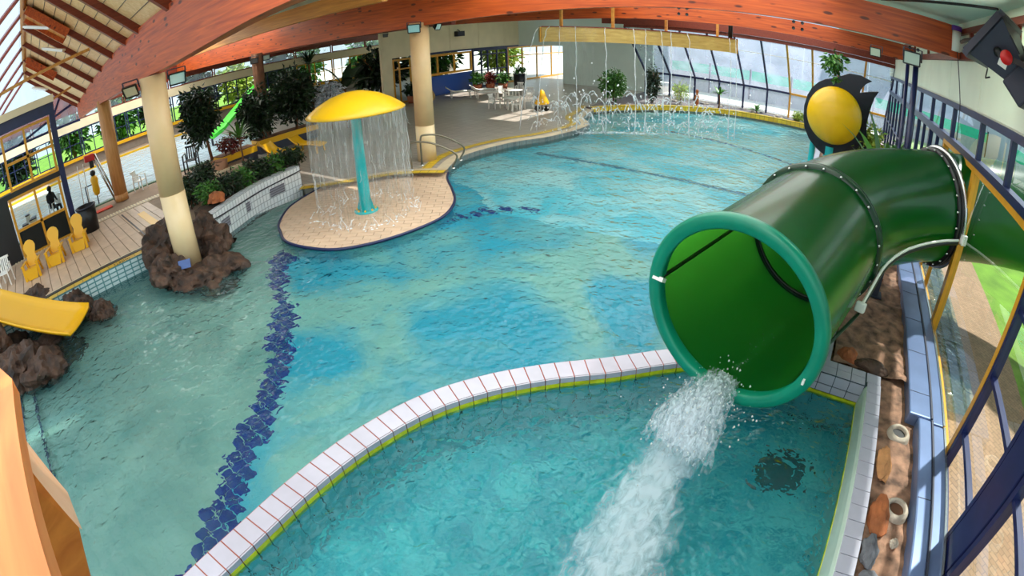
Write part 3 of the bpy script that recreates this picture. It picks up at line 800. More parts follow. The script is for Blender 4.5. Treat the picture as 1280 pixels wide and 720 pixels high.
for a, b in zip(wins, wins[1:]):
    win_x(WX, a, b, .3, 3.70, 'tall navy-framed window %s along the planted side of the pool' % {14.3: 'behind the lamp post', 17.0: 'nearest the fish sculpture', 20.0: 'just beyond the fish sculpture', 23.3: 'by the leafy shrubs', 26.8: 'near the far corner', 30.4: 'in the far corner'}[a], NAVY, .10, .14, mull=((a+b)/2,), rails=(1.9,))
# clerestory strip
cl = [-3.0, 1.0, 4.3, 6.3, 8.4, 10.6, 13.6, 15.3, 17.2, 20.0, 23.3, 26.8, 30.4, 34.0]
WN[0] += 1
t = thing('window_%d' % WN[0], (WX, 15, 3.8), 'long navy clerestory strip under the pale wall panels', None, world=True, kind='structure')
MB().span((WX-.10, -3, 3.70), (WX+.10, 34, 3.84)).build('bottom_rail', NAVY, t)
MB().span((WX-.10, -3, 4.58), (WX+.10, 34, 4.72)).build('top_rail', NAVY, t)
for y in cl: MB().span((WX-.06, y-.05, 3.84), (WX+.06, y+.05, 4.58)).build('mullion', NAVY, t)
for a, b in zip(cl, cl[1:]): MB().add([(WX, a+.05, 3.84), (WX, b-.05, 3.84), (WX, b-.05, 4.58), (WX, a+.05, 4.58)], [(0, 1, 2, 3)]).build('pane', GLASS, t)
# pale wall panels, wooden rail, cells
o = MB().span((WX, -3, 4.72), (WX+.15, 36, 6.75)).build('wall_right', WALLPANEL); struct(o, 'pale grey-green upper wall above the clerestory windows')
WR = o
for k in range(11):
    y0 = -2.9+k*3.5
    MB().span((WX-.03, y0, 4.75), (WX, y0+3.46, 5.78)).build('wall_board', WALLPANEL, WR)
MB().span((WX-.09, -3, 5.79), (WX+.02, 36, 5.98)).build('trim_2', REDWOOD); struct(bpy.data.objects['trim_2'], 'red-brown timber rail along the pale wall')
MB().span((WX-.09, -3, 6.42), (WX+.02, 36, 6.55)).build('trim_3', REDWOOD); struct(bpy.data.objects['trim_3'], 'upper red-brown timber rail under the ceiling')
for y in (2, 5.2, 8.6, 12.2, 15.5, 19, 23, 27): 
    o = MB().span((WX-.08, y-.09, 5.98), (WX+.02, y+.09, 6.42)).build('rail_post', REDWOOD, bpy.data.objects['trim_2'])
o = MB().span((WX-.03, -3, -.3), (WX+.12, 34, .06)).build('baseboard_right', plain('grey_sill', (150, 152, 156), .6, var=.1)); struct(o, 'grey sill under the window wall')

# blue-grey metal channel along the windows
def channel(y0, y1, x0, label):
    t = thing('metal_channel', ((x0+2.9)/2, (y0+y1)/2, .16), label, 'heating channel', group='metal channels along the window wall', world=True)
    MB().span((x0, y0, .1), (2.66, y1, .42)).build('channel_body', BENCHM, t, bevel=.03)
    MB().span((2.68, y0, .1), (2.96, y1, .36)).build('channel_back', BENCHM, t, bevel=.02)
    MB().span((2.655, y0, .40), (2.69, y1, .435)).build('channel_lip', DARKGREY, t)
    MB().span((2.93, y0, .10), (2.97, y1, .38)).build('wall_flashing', STEEL, t)
    for k in range(int((y1-y0)/1.3)): MB().span((x0+.02, y0+.6+k*1.3, .421), (2.64, y0+.612+k*1.3, .425)).build('channel_seam', DARKGREY, t)
channel(6.86, 16.5, 2.22, 'narrow blue-grey metal channel running under the tube slide')
channel(-2.0, 6.82, 2.40, 'wider blue-grey metal channel beside the navy post')

# ------------------------------------------------------------------ glulam beams
def beam(name, y, th, prof, label, mat=GLULAM):
    """prof: list of (x, z_bottom, z_top)."""
    b = [(p.x, p.y) for p in bez([(x, zb) for x, zb, zt in prof], 6)]; tp = [(p.x, p.y) for p in bez([(x, zt) for x, zb, zt in prof], 6)]
    m = MB(); n = len(b)
    vs = [(x, y-th/2, z) for x, z in b]+[(x, y-th/2, z) for x, z in tp]+[(x, y+th/2, z) for x, z in b]+[(x, y+th/2, z) for x, z in tp]
    fs = []
    for i in range(n-1):
        fs += [(i, i+1, n+i+1, n+i), (2*n+i+1, 2*n+i, 3*n+i, 3*n+i+1), (2*n+i, 2*n+i+1, i+1, i), (n+i, n+i+1, 3*n+i+1, 3*n+i)]
    fs += [(0, n, 3*n, 2*n), (n-1, 3*n-1, 4*n-1, 2*n-1)]
    o = m.add(vs, fs).build(name, mat); struct(o, label); return o
B1 = beam('roof_beam', 3.5, .30, [(-33.0, 4.42, 5.25), (-24, 4.82, 6.02), (-19, 5.0, 6.36), (-14.2, 5.19, 6.56), (-11.5, 5.27, 6.60), (-8.7, 5.44, 6.64), (-6.2, 5.62, 6.68), (-2, 5.80, 6.72), (3.0, 5.85, 6.75)], 'big curved orange glulam beam with knots above the boulder column')
B2 = beam('roof_beam', 13.3, .30, [(-46, 5.2, 6.8), (-36, 5.15, 6.8), (-26, 5.12, 6.75), (-19, 5.16, 6.7), (-15, 5.22, 6.65), (-12, 5.36, 6.62), (-9, 5.52, 6.62), (-6, 5.66, 6.62), (-3, 5.76, 6.62), (0, 5.78, 6.60), (2.95, 5.80, 6.58)], 'long orange glulam beam resting on the column by the handrails')
B3 = beam('roof_beam', 23.2, .28, [(-26, 5.35, 6.3), (-16, 5.42, 6.3), (-10, 5.6, 6.3), (-5, 5.66, 6.3), (3.0, 5.62, 6.3)], 'orange glulam beam carrying the waterfall trough')
for bm_, yb, xs in ((B1, 3.5, (-24.6, -21.2, -18.2, -14.6, -11.0)), (B2, 13.3, (-4.4, -1.4, 1.6))):
    for x in xs:
        for k in range(6):
            MB().lathe([(0, -.012), (.045, -.012), (.045, 0)], (x+(k % 2)*.22, yb-.15, 5.55+.16*(k//2)+(x+14)*.03*(yb < 5)), 8, (0, -1, 0)).build('beam_bolt', BLACK, bm_)
beam('roof_beam', 31.9, .25, [(-16, 5.4, 6.0), (-6, 5.45, 6.0), (3.0, 5.45, 6.0)], 'red-brown beam above the far glass wall', REDWOOD)
beam('roof_beam', 10.2, .22, [(-34, 5.9, 6.5), (-22, 5.95, 6.55), (-12, 6.1, 6.65)], 'yellowish glulam purlin high beside the curved beam', GLULAM_Y)
beam('roof_beam', 17.5, .26, [(-36, 5.0, 5.5), (-27, 5.1, 5.6), (-16, 5.3, 5.75)], 'lower red-brown edge beam above the tall shrubs', REDWOOD)

# ------------------------------------------------------------------ columns
def column(x, y, z0, z1, r, label, split=1.35, low=COLUMN_LOW, up=COLUMN):
    t = thing('column', (x, y, z0), label, 'column')
    MB().lathe([(0, 0), (r, 0), (r, split), (0, split)], n=28).build('lower_shaft', low, t)
    MB().lathe([(0, split), (r*.985, split), (r*.985, z1-z0), (0, z1-z0)], n=28).build('upper_shaft', up, t)
    return t
column(-13.1, 3.42, .1, 5.2, .36, 'round cream column rising out of the brown boulders', 2.05)
column(-13.78, 13.25, .2, 5.4, .36, 'round cream column standing behind the steel handrails')
column(-23.2, 3.6, .53, 5.0, .33, 'orange-brown timber column beside the steel ladder', .3, wood('column_wood', (190, 128, 70), (214, 156, 96), (6, 6, .7)), MATS['column_wood'])
column(-25.5, 12.6, .2, 5.2, .32, 'grey-brown column among the tall dark shrubs', .3, BARK, BARK)

# ------------------------------------------------------------------ roof over the kiosk side: plank slope, rafters, glazed slope
def ztop(x):
    pts = [(-33.0, 5.25), (-24, 6.02), (-19, 6.36), (-14.2, 6.56), (-11.5, 6.60), (-6, 6.68)]
    for a, b in zip(pts, pts[1:]):
        if a[0] <= x <= b[0]: return a[1]+(b[1]-a[1])*(x-a[0])/(b[0]-a[0])
    return 5.25 if x < -33 else 6.68
xs = [-34+k*1.0 for k in range(28)]
m = MB(); rise = 2.8; RY = .15
for a, b in zip(xs, xs[1:]):
    m.add([(a, 3.5, ztop(a)), (b, 3.5, ztop(b)), (b, RY, ztop(b)+rise), (a, RY, ztop(a)+rise)], [(0, 1, 2, 3)])
o = m.build('ceiling', PLANK); struct(o, 'sloping pale plank ceiling with red-brown rafters'); CEIL = o
for x in (-7.5, -11.0, -14.0, -15.8, -18.4, -21.2, -24.2, -27.5, -31, -33.6):
    z = ztop(x)
    MB().bar((x, 3.45, z-.08), (x, RY, z+rise-.10), .2, .22).build('rafter', REDWOOD, CEIL)
xb = [-33.5+k*.9 for k in range(29)]
for k in range(1, 9):
    f = k/9
    yk = 3.5+(RY-3.5)*f
    MB().tube([(x, yk, ztop(x)+rise*f-.012) for x in (-34, -24, -19, -14.2, -7)], .012, 4).build('plank_joint', DARKGREY, CEIL)
MB().tube([(x, RY, ztop(x)+rise-.05) for x in (-34, -24, -14, -7)], .14, 6).build('ridge_beam', GLULAM_Y, CEIL)
# glazed slope on the other side of the ridge
WN[0] += 1
t = thing('window_%d' % WN[0], (-20, -1.5, 6), 'sloping roof glazing with red-brown bars beyond the ridge', None, world=True, kind='structure')
gx_ = [-34, -31, -28, -25, -22, -19.5, -17, -14.5, -12]
for a, b in zip(gx_, gx_[1:]):
    MB().add([(a+.06, RY-.1, ztop(a)+rise-.08), (b-.06, RY-.1, ztop(b)+rise-.08), (b-.06, -3.2, ztop(b)+.1), (a+.06, -3.2, ztop(a)+.1)], [(0, 1, 2, 3)]).build('pane', GLASSHAZE, t)
    MB().bar((a, RY-.1, ztop(a)+rise-.1), (a, -3.2, ztop(a)+.08), .13, .15).build('glazing_bar', REDWOOD, t)
MB().tube([(x, -3.25, ztop(x)+.05) for x in (-34, -24, -12)], .16, 6).build('eaves_beam', GLULAM, t)
# timber panel boxes hung under the ridge, strip lamps and tie poles
for (x, lab) in ((-18.6, 'orange timber box panel hung under the ridge beside a white strip lamp'), (-27.0, 'orange timber box panel hung farther along the ridge towards the gable')):
    z = ztop(x)
    t = thing('timber_panel', (x, 1.0, z+1.2), lab, 'ceiling panel', world=True)
    MB().bar((x, .25, z+2.5), (x, 1.75, z+1.25), 1.5, .10).build('panel_board', GLULAM_Y, t)
    for dx in (-.77, .77): MB().bar((x+dx, .25, z+2.42), (x+dx, 1.75, z+1.17), .06, .28).build('panel_edge', GLULAM, t)
def strip_lamp(p, q, label):
    t = thing('strip_lamp', p, label, 'lamp', group='strip lamps under the roof', world=True)
    MB().bar(p, q, .20, .07).build('lamp_housing', WHITEP, t)
    pl = Vector(p).lerp(Vector(q), .03); ql = Vector(p).lerp(Vector(q), .97)
    MB().bar(pl-Vector((0, 0, .045)), ql-Vector((0, 0, .045)), .14, .04).build('lamp_tube', WHITEP, t)
strip_lamp((-19.2, .2, ztop(-19)+2.15), (-18.0, 1.15, ztop(-18)+1.55), 'white strip lamp across the nearer timber panel under the ridge')
strip_lamp((-19.6, .9, ztop(-19)+1.2), (-18.9, 1.65, ztop(-18)+.75), 'white strip lamp hanging below the timber panel edge')
strip_lamp((-27.6, .5, ztop(-27)+1.1), (-26.6, 1.2, ztop(-27)+.7), 'white strip lamp farther along near the gable')
MB().bar((-18, -1.6, 6.36), (-18, 2.5, 6.80), .10, .10).build('tie_pole', GLULAM_Y); tag(bpy.data.objects['tie_pole'], 'long pale timber tie pole crossing under the plank ceiling', 'pole')
o = MB().bar((-25.5, .95, 5.75), (-25.5, 2.4, 6.1), .10, .10).build('tie_pole', GLULAM_Y); tag(o, 'short pale timber tie pole near the far gable', 'pole')
# gable end glazing
WN[0] += 1
t = thing('window_%d' % WN[0], (-34, 2, 4.4), 'bright triangular gable glazing with navy braces', None, world=True, kind='structure')
MB().add([(-34, -3, 4.3), (-34, 3.5, 4.3), (-34, 3.5, 5.3), (-34, RY, 8.1), (-34, -3, 5.4)], [(0, 1, 2, 3, 4)]).build('pane', GLASSHAZE, t)
for a, b in (((-34, -1, 4.3), (-34, 3.4, 5.5)), ((-34, 1.2, 4.3), (-34, 2.4, 6.2)), ((-34, -3, 4.3), (-34, 3.5, 4.3))): MB().bar(a, b, .14, .14).build('brace', NAVY, t)
# flat pale ceiling strips between the beams and along the pale wall
o = MB().prism([(-24, 3.65), (-11, 3.65), (-11, 13.1), (-24, 13.1)], 6.72, 6.9).build('ceiling', PALEGREEN); struct(o, 'pale flat ceiling strip between the two big beams')
WN[0] += 1  # translucent panes added to let more light onto the second pool
t = thing('window_%d' % WN[0], (-33, 8, 6.8), 'added translucent roof panes that brighten the second pool', None, world=True, kind='structure')
for k in range(6):
    MB().add([(-42+k*3+.05, 3.65, 6.8), (-39+k*3-.05, 3.65, 6.8), (-39+k*3-.05, 13.1, 6.8), (-42+k*3+.05, 13.1, 6.8)], [(0, 1, 2, 3)]).build('pane', ROOFDIFF, t)
    MB().bar((-39+k*3, 3.65, 6.8), (-39+k*3, 13.1, 6.8), .1, .14).build('glazing_bar', GLULAM_Y, t)
holes = [(-14.8, -13.0, 24.2, 28.0), (-24.0, -21.6, 30.6, 36.2), (-19.4, -17.0, 28.8, 32.2)]  # roof openings added to throw sun patches onto the deck
m = MB()
hx = sorted({-42, -11} | {h[0] for h in holes} | {h[1] for h in holes}); hy = sorted({13.45, 44} | {h[2] for h in holes} | {h[3] for h in holes})
for xa, xb in zip(hx, hx[1:]):
    for ya, yb in zip(hy, hy[1:]):
        if not any(h[0] <= (xa+xb)/2 <= h[1] and h[2] <= (ya+yb)/2 <= h[3] for h in holes): m.span((xa, ya, 6.72), (xb, yb, 6.9))
o = m.build('ceiling', PALEGREEN); struct(o, 'pale flat ceiling over the tables and shrubs')
for h, lab in zip(holes, ('added roof opening casting the sun patch by the pool-side table', 'added roof opening casting the sun patch by the potted plants', 'added roof opening casting the sun patch by the farther table')):
    WN[0] += 1
    t = thing('window_%d' % WN[0], (h[0], h[2], 6.75), lab, None, world=True, kind='structure')
    MB().add([(h[0], h[2], 6.8), (h[1], h[2], 6.8), (h[1], h[3], 6.8), (h[0], h[3], 6.8)], [(0, 1, 2, 3)]).build('pane', GLASSROOF, t)
    MB().bar(((h[0]+h[1])/2, h[2], 6.8), ((h[0]+h[1])/2, h[3], 6.8), .12, .12).build('glazing_bar', REDWOOD, t)
    MB().bar((h[0], (h[2]+h[3])/2, 6.8), (h[1], (h[2]+h[3])/2, 6.8), .12, .12).build('glazing_bar', REDWOOD, t)
# unseen translucent panes added over the pool to soften its light
WN[0] += 1
t = thing('window_%d' % WN[0], (-6, 14, 6.9), 'unseen translucent roof panes added to diffuse light over the main pool', None, world=True, kind='structure')
ry = [-9, -6, -3, .2, 3.4, 6, 8.6, 11, 13.4, 16, 18.5, 21, 23.3, 26, 28.6, 31.9]
for a, b in zip(ry, ry[1:]):
    x0 = -7.0 if b <= 3.5 else -11.0
    MB().add([(x0, a+.05, 6.95), (-.6, a+.05, 6.95), (-.6, b-.05, 6.95), (x0, b-.05, 6.95)], [(0, 1, 2, 3)]).build('pane', ROOFDIFF, t)
    MB().bar((x0, b, 6.95), (-.6, b, 6.95), .10, .14).build('glazing_bar', GLULAM_Y, t)
o = MB().prism([(-.6, -3), (3.2, -3), (3.2, 36), (-.6, 36)], 6.74, 6.9).build('ceiling', PALEGREEN); struct(o, 'pale green flat ceiling strip along the window wall')
MB().tube([(2.9, 9.5, 6.72), (.8, 13.0, 6.70)], .03, 6).build('ceiling_conduit', BLACK); tag(bpy.data.objects['ceiling_conduit'], 'thin black conduit across the pale ceiling', 'conduit')

# ------------------------------------------------------------------ far glass wall
WN[0] += 1
t = thing('window_%d' % WN[0], (-6, 36, .28), 'far leaning glass wall with navy and gold mullions', None, world=True, kind='structure')
mx_ = [-14.5, -12.6, -10.7, -8.9, -7.12, -5.42, -3.8, -2.2, -.5, 1.2, 3.07]
RZ, TZ, TY = 1.95, 5.27, 32.1
for i, x in enumerate(mx_):
    mt = GOLD if x in (-3.8, -2.2, -.5, 1.2) else NAVY
    MB().bar((x, 36, .28), (x, 36, RZ), .12, .12).build('mullion', mt, t)
    MB().bar((x, 36, RZ), (x*1.0, TY, TZ), .12, .12).build('mullion', mt, t)
for a, b in zip(mx_, mx_[1:]):
    MB().bar((a, 36, RZ), (b, 36, RZ), .16, .14).build('rail', GOLD if a >= -3.8 else NAVY, t)
    MB().bar((a, 36, .34), (b, 36, .34), .10, .10).build('sill_rail', WHITEP, t)
    MB().bar((a, 33.1, 4.40), (b, 33.1, 4.40), .05, .05).build('glazing_bar', WHITEP, t)
    MB().add([(a+.06, 36, .34), (b-.06, 36, .34), (b-.06, 36, RZ), (a+.06, 36, RZ)], [(0, 1, 2, 3)]).build('pane', GLASSHAZE, t)
    MB().add([(a+.06, 36, RZ), (b-.06, 36, RZ), (b-.06, TY, TZ), (a+.06, TY, TZ)], [(0, 1, 2, 3)]).build('pane', GLASSHAZE, t)
MB().bar((-14.5, TY, TZ+.06), (3.2, TY, TZ+.06), .25, .22).build('top_beam', REDWOOD, t)
o = MB().span((-26.9, 37.6, 3.45), (-22.5, 37.8, 6.75)).span((-22.5, 37.6, .1), (-14.6, 37.8, 6.75)).build('wall_back', plain('grey_green_wall', (220, 234, 226), .5, var=.05, vscale=.5)); struct(o, 'plain pale grey-green wall behind the waterfall')
# ------------------------------------------------------------------ cream wall with windows at the back of the deck
LX = -27.0
o = MB().span((LX-.2, 22.4, 3.42), (LX, 46, 6.75)).build('wall_left', CREAM); struct(o, 'cream panelled upper wall above the gold-framed windows'); WL = o
for k in range(7): MB().span((LX, 22.45+k*3.3, 3.6), (LX+.03, 22.45+k*3.3+3.26, 5.6)).build('wall_board', CREAM, WL)
MB().span((LX, 24.9, 3.34), (LX+.06, 46, 3.48)).build('trim_4', NAVY); struct(bpy.data.objects['trim_4'], 'navy strip under the cream wall panels')
o = MB().span((LX-.2, 22.4, .2), (LX+.02, 23.3, 3.42)).build('wall_left', CREAM); struct(o, 'cream wall pier next to the gold-framed door')
WN[0] += 1
win_x(LX, 23.3, 25.0, .2, 3.34, 'narrow gold-framed glazed door beside the cream pier', GOLD, .12, .12, mull=(23.9,), rails=(2.6,))
win_x(LX, 25.2, 31.4, 1.72, 3.30, 'wide gold-framed window above the blue panel wall', GOLD, .16, .14, mull=(27.6, 29.4))
o = MB().span((LX-.1, 25.2, .2), (LX+.03, 31.4, 1.66)).build('wall_left', plain('blue_panel', (24, 70, 150), .4)); struct(o, 'blue panel wall under the wide gold window')
win_x(LX, 31.5, 36.0, .2, 3.34, 'dark-framed glazed screen next to the blue panel wall', NAVY, .14, .14, mull=(32.6, 33.4, 34.6), rails=(1.6, 2.9))
win_x(LX, 36.0, 46.0, .2, 3.34, 'gold-framed glazed screen behind the black bin', GOLD, .14, .14, mull=(38.2, 40.5, 43), rails=(2.5,))
# ------------------------------------------------------------------ far window wall beyond the second pool
FX = -42.0
o = MB().span((FX-.2, -4, -.1), (FX, 46, 1.2)).build('wall_left', plain('grey_sillwall', (150, 138, 126), .7, var=.1)); struct(o, 'low sill wall beyond the second pool')
o = MB().span((FX-.1, -4, 1.2), (FX+.3, 46, 1.42)).build('trim_5', YELLOWP); struct(o, 'yellow window sill beyond the second pool')
o = MB().span((FX-.2, -4, 3.5), (FX+.05, 46, 4.15)).build('wall_left', CREAM); struct(o, 'cream header band above the windows beyond the second pool')
names = ['at the garden end', 'beside the steel ladder', 'past the timber column', 'behind the boulder column', 'behind the dark tree', 'behind the green slide', 'behind the spiky shrub', 'past the banana plant', 'near the cream pier', 'just past the cream pier', 'far past the cream pier', 'at the far corner']
for k in range(12):
    y0 = -4+k*4.1
    win_x(FX, y0, y0+4.0, 1.42, 3.5, 'gridded window beyond the second pool ' + names[k], NAVY if k < 7 else GOLD, .09, .1, mull=(y0+1.0, y0+2.0, y0+3.0), rails=(2.45,))
    win_x(FX, y0, y0+4.0, 4.15, 4.85, 'white clerestory pane beyond the second pool ' + names[k], REDWOOD, .09, .1, glass=GLASSHAZE)
o = MB().span((FX-.2, -4, 4.85), (FX+.1, 46, 6.8)).build('wall_left', REDWOOD); struct(o, 'timber fascia above the far clerestory')

# ------------------------------------------------------------------ second pool in the background
t = thing('second_pool', (-31, 6, DL), 'bright rectangular second pool with pale blue water', 'pool', world=True, kind='structure')
MB().span((-38.4, -6, DL-.02), (-24.2, 12.6, DL+.05)).build('pool_kerb', plain('kerb_green', (120, 150, 130), .5), t)
MB().span((-38.1, -5.8, DL), (-24.4, 12.4, DL+.065)).build('pool_surface', WATER3, t)
MB().span((-40.5, -6, DL), (-38.4, 12.6, DL+.04)).build('pool_side', MIDDECK, t)
MB().span((-38.6, -6, DL+.04), (-38.3, 12.6, DL+.18)).build('yellow_kerb', YELLOWP, t)
# ------------------------------------------------------------------ green tube slide
def shell(path, ro, ri, n=56):
    m = MB(); path = [Vector(p) for p in path]; k = len(path); O = []; I = []; prev = None
    for i, p in enumerate(path):
        tn = (path[min(i+1, k-1)]-path[max(i-1, 0)]).normalized()
        u = Vector((0, 0, 1)); u = (u-tn*u.dot(tn)).normalized(); sd = tn.cross(u)
        ring = [(u*math.cos(2*PI*j/n)+sd*math.sin(2*PI*j/n)) for j in range(n)]
        O += [p+r*ro for r in ring]; I += [p+r*ri for r in ring]
    fo = []; fi = []
    for i in range(k-1):
        for j in range(n):
            a, b, c, d = i*n+j, i*n+(j+1) % n, (i+1)*n+(j+1) % n, (i+1)*n+j
            fo.append((a, b, c, d)); fi.append((d, c, b, a))
    m.add(O, fo, True)
    return m
c0 = Vector((-.85, 5.59, 1.80)); c1 = Vector((-.14, 8.5, 2.02)); c2 = Vector((2.4, 11.5, 2.43))
az0 = math.atan2(c1.y-c0.y, c1.x-c0.x); RB = 4.44
cc = Vector((c1.x+RB*math.sin(az0), c1.y-RB*math.cos(az0)))
def arc(a0, a1, z0, z1, n):
    return [Vector((cc.x-RB*math.sin(az0-(a0+(a1-a0)*i/n)), cc.y+RB*math.cos(az0-(a0+(a1-a0)*i/n)), z0+(z1-z0)*i/n)) for i in range(n+1)]
A2 = math.radians(53)
t0 = (c1-c0).normalized()
SL = thing('tube_slide', (-.2, 8.6, 0), 'large dark green tube slide with a teal outlet ring above the landing pool', 'slide', world=True)
shell([c0.lerp(c1, i/8) for i in range(9)], 1.18, 1.14).build('tube_section', GREEN, SL)
p2 = arc(0, A2, c1.z, c2.z, 18)
shell(p2, 1.18, 1.14).build('tube_section', GREEN, SL)
p3 = arc(A2, math.radians(150), c2.z, 3.6, 26)
shell(p3, 1.16, 1.12).build('tube_section', GREEN, SL)
ring = MB().lathe([(1.14, .10), (1.115, -.04), (1.14, -.075), (1.27, -.075), (1.305, -.05), (1.31, .03), (1.29, .06), (1.19, .07), (1.18, .14), (1.14, .10)], c0, 72, t0).build('outlet_ring', RINGTEAL, SL)
u0 = (Vector((0, 0, 1))-t0*t0.z).normalized(); s0 = t0.cross(u0)
for k in range(20):
    a = 2*PI*k/20
    MB().lathe([(0, .03), (.022, .03), (.026, 0)], c0+(u0*math.cos(a)+s0*math.sin(a))*1.25+t0*.065, 8, t0).build('ring_bolt', STEEL, ring)
def flange(c, tn, ro, w, mat, name='joint_flange', nb=24):
    f = MB().lathe([(1.14, -w), (ro, -w), (ro+.01, -w*.3), (ro, -.012), (1.20, -.012), (1.20, .012), (ro, .012), (ro+.01, w*.3), (ro, w), (1.14, w)], c, 64, tn).build(name, mat, SL)
    u = (Vector((0, 0, 1))-tn*tn.z).normalized(); s = tn.cross(u)
    for k in range(nb):
        a = 2*PI*k/nb
        MB().lathe([(0, -.05), (.02, -.05), (.024, 0)], c+(u*math.cos(a)+s*math.sin(a))*(ro-.035)-tn*(w-.002), 6, tn).build('flange_bolt', STEEL, f)
    return f
DKGREEN = plain('flange_green', (4, 52, 28), .3, var=.1)
flange(c1, (p2[1]-c0.lerp(c1, .9)).normalized(), 1.255, .07, DKGREEN)
t2 = (p2[-1]-p2[-2]).normalized()
flange(p2[-1], t2, 1.26, .07, plain('gasket_black', (14, 16, 20), .4), 'wall_gasket')
MB().lathe([(1.2, .08), (1.30, .08), (1.32, .13), (1.2, .16)], p2[-1], 64, t2).build('wall_collar', STEEL, SL)
# conduit along the lower window side
def on_tube(path, f, ang, r):
    i = min(int(f*(len(path)-1)), len(path)-2); fr = f*(len(path)-1)-i
    p = path[i].lerp(path[i+1], fr); tn = (path[i+1]-path[i]).normalized()
    u = (Vector((0, 0, 1))-tn*tn.z).normalized(); s = tn.cross(u)
    return p+(u*math.cos(ang)+s*math.sin(ang))*r
d1 = [c0.lerp(c1, i/8) for i in range(9)]
AN = math.radians(100)
cond = [on_tube(d1, .70+.30*k/5, AN+.12*(1-k/5), 1.30) for k in range(6)]+[on_tube(p2, k/10, AN, 1.30) for k in range(1, 11)]
MB().tube(cond, .028, 8).build('white_conduit', WHITEP, SL)
MB().tube([q-Vector((0, 0, .06)) for q in cond], .04, 8).build('conduit_shadow', BLACK, SL)  # dark strip standing in for the shadow line below the conduit
MB().box(cond[0], (.17, .17, .15), (0, .3, az0)).build('junction_box', WHITEP, SL, bevel=.02)
MB().box(cond[-1]+Vector((.12, .05, .03)), (.14, .14, .22), (0, 0, .4)).build('junction_box', WHITEP, SL, bevel=.02)
MB().tube([q-Vector((0, 0, .12)) for q in cond[:1]]+[on_tube(d1, .35, AN+.35, 1.21), on_tube(d1, .03, AN+.5, 1.21)], .03, 6).build('drain_hose', DKGREEN, SL)
# cable inside the mouth with clamps
ins = [on_tube(d1, k/12*.95, math.radians(-86), 1.15) for k in range(13)]
MB().tube(ins, .028, 6).build('inner_cable', BLACK, SL)
MB().box(ins[0]-t0*.04, (.10, .16, .06), (0, .5, az0)).build('cable_clamp', WHITEP, SL)
MB().box(c0+(u0*math.cos(math.radians(108))+s0*math.sin(math.radians(108)))*1.2-t0*.085, (.07, .03, .07), (0, 0, az0)).build('cable_clamp', WHITEP, SL)
MB().tube([c1+(u0*math.cos(a)+s0*math.sin(a))*1.125 for a in [2*PI*k/48 for k in range(49)]], .03, 6).build('inner_seam', BLACK, SL)
# supports under the bend
for f in (.18, .72):
    q = on_tube(p2, f, PI, 1.18)
    o = MB().bar((q.x, q.y, .1), (q.x, q.y, q.z+.08), .16, .16).build('support_leg', DARKGREY, SL)
    MB().box((q.x, q.y, .28), (.34, .34, .04)).build('foot_plate', DARKGREY, o)

# ------------------------------------------------------------------ water from the slide
def add_density(o, vals):
    at = o.data.attributes.new('foaminess', 'FLOAT', 'POINT')
    for i, v in enumerate(vals): at.data[i].value = v
FOAM_JET = foammat('jet_foam', (9, 5, 4), .34, .66, (226, 236, 242), .85)
t = thing('slide_water_jet', (-.95, 4.9, LZ), 'white water gushing from the slide mouth into the landing pool', 'water jet', world=True)
dirx = -t0
fall = []
v0 = 2.4
ft = 14
for k in range(-2, ft+1):
    s = k/ft*.42
    fall.append(c0-u0*1.09+Vector((dirx.x*v0*s, dirx.y*v0*s, -.5*9.8*max(s, 0)**2*.90)))
rj = random.Random(5)
for L in range(7):
    vs = []; fs = []; dens = []; NC = 22
    off = (L-3)*.105
    for i, p in enumerate(fall):
        tn = (fall[min(i+1, len(fall)-1)]-fall[max(i-1, 0)]).normalized(); sd = tn.cross(Vector((0, 0, 1))).normalized(); u = sd.cross(tn)
        f = i/(len(fall)-1); spread = .46+.85*f
        wd = (.075+.11*f); hh = (.035+.075*f)
        cpos = p+sd*(off*spread+.05*noise.noise(Vector((i*.5, L*3.1, 0)))*f)+u*(.04+.05*abs(off)+.04*f*noise.noise(Vector((i*.7, L*5.3, 2))))
        for j in range(NC):
            a = 2*PI*j/NC; q = Vector((math.cos(a)*2, math.sin(a)*2, i*.45+L*9))
            nn = 1+.5*noise.noise(q)+.35*noise.noise(q*2.7)
            vs.append(cpos+sd*math.cos(a)*wd*nn+u*math.sin(a)*hh*nn); dens.append((.46+.16*f-.10*abs(L-3)/3)*(1 if f < .8 else 1-(f-.8)*3.5))
    for i in range(len(fall)-1):
        fs += [(i*NC+j, i*NC+(j+1) % NC, (i+1)*NC+(j+1) % NC, (i+1)*NC+j) for j in range(NC)]
    o = MB().add(vs, fs, True).build('falling_jet', FOAM_JET, t); add_density(o, dens)
film = [on_tube(d1, k/10*.75, PI, 1.15) for k in range(11)]
vs = []; fs = []; de = []
for i in range(11):
    for j in range(9):
        an = PI+(j/8-.5)*.62; vs.append(on_tube(d1, min(.999, i/10*.8), an, 1.15)); de.append(.30*(1-abs(j/8-.5)*1.2))
for i in range(10):
    for j in range(8): a = i*9+j; fs.append((a, a+1, a+10, a+9))
o = MB().add(vs, fs, True).build('water_film', FOAM_JET, t); add_density(o, de)
rgd = random.Random(11)
dm = MB()
for k in range(260):
    f = rgd.random(); p = fall[2+int(f*12)]+Vector((rgd.gauss(0, .28), rgd.gauss(0, .3), rgd.gauss(.02, .12)))
    if p.z < LZ: p.z = LZ+.02
    r = rgd.uniform(.006, .018)
    dm.add([p+Vector((r, 0, 0)), p+Vector((-r*.5, r*.87, 0)), p+Vector((-r*.5, -r*.87, 0)), p+Vector((0, 0, r*1.4)), p-Vector((0, 0, r*1.4))], [(0, 1, 3), (1, 2, 3), (2, 0, 3), (1, 0, 4), (2, 1, 4), (0, 2, 4)])
o = dm.build('spray_droplets', WHITEP, t); o['kind'] = 'stuff'
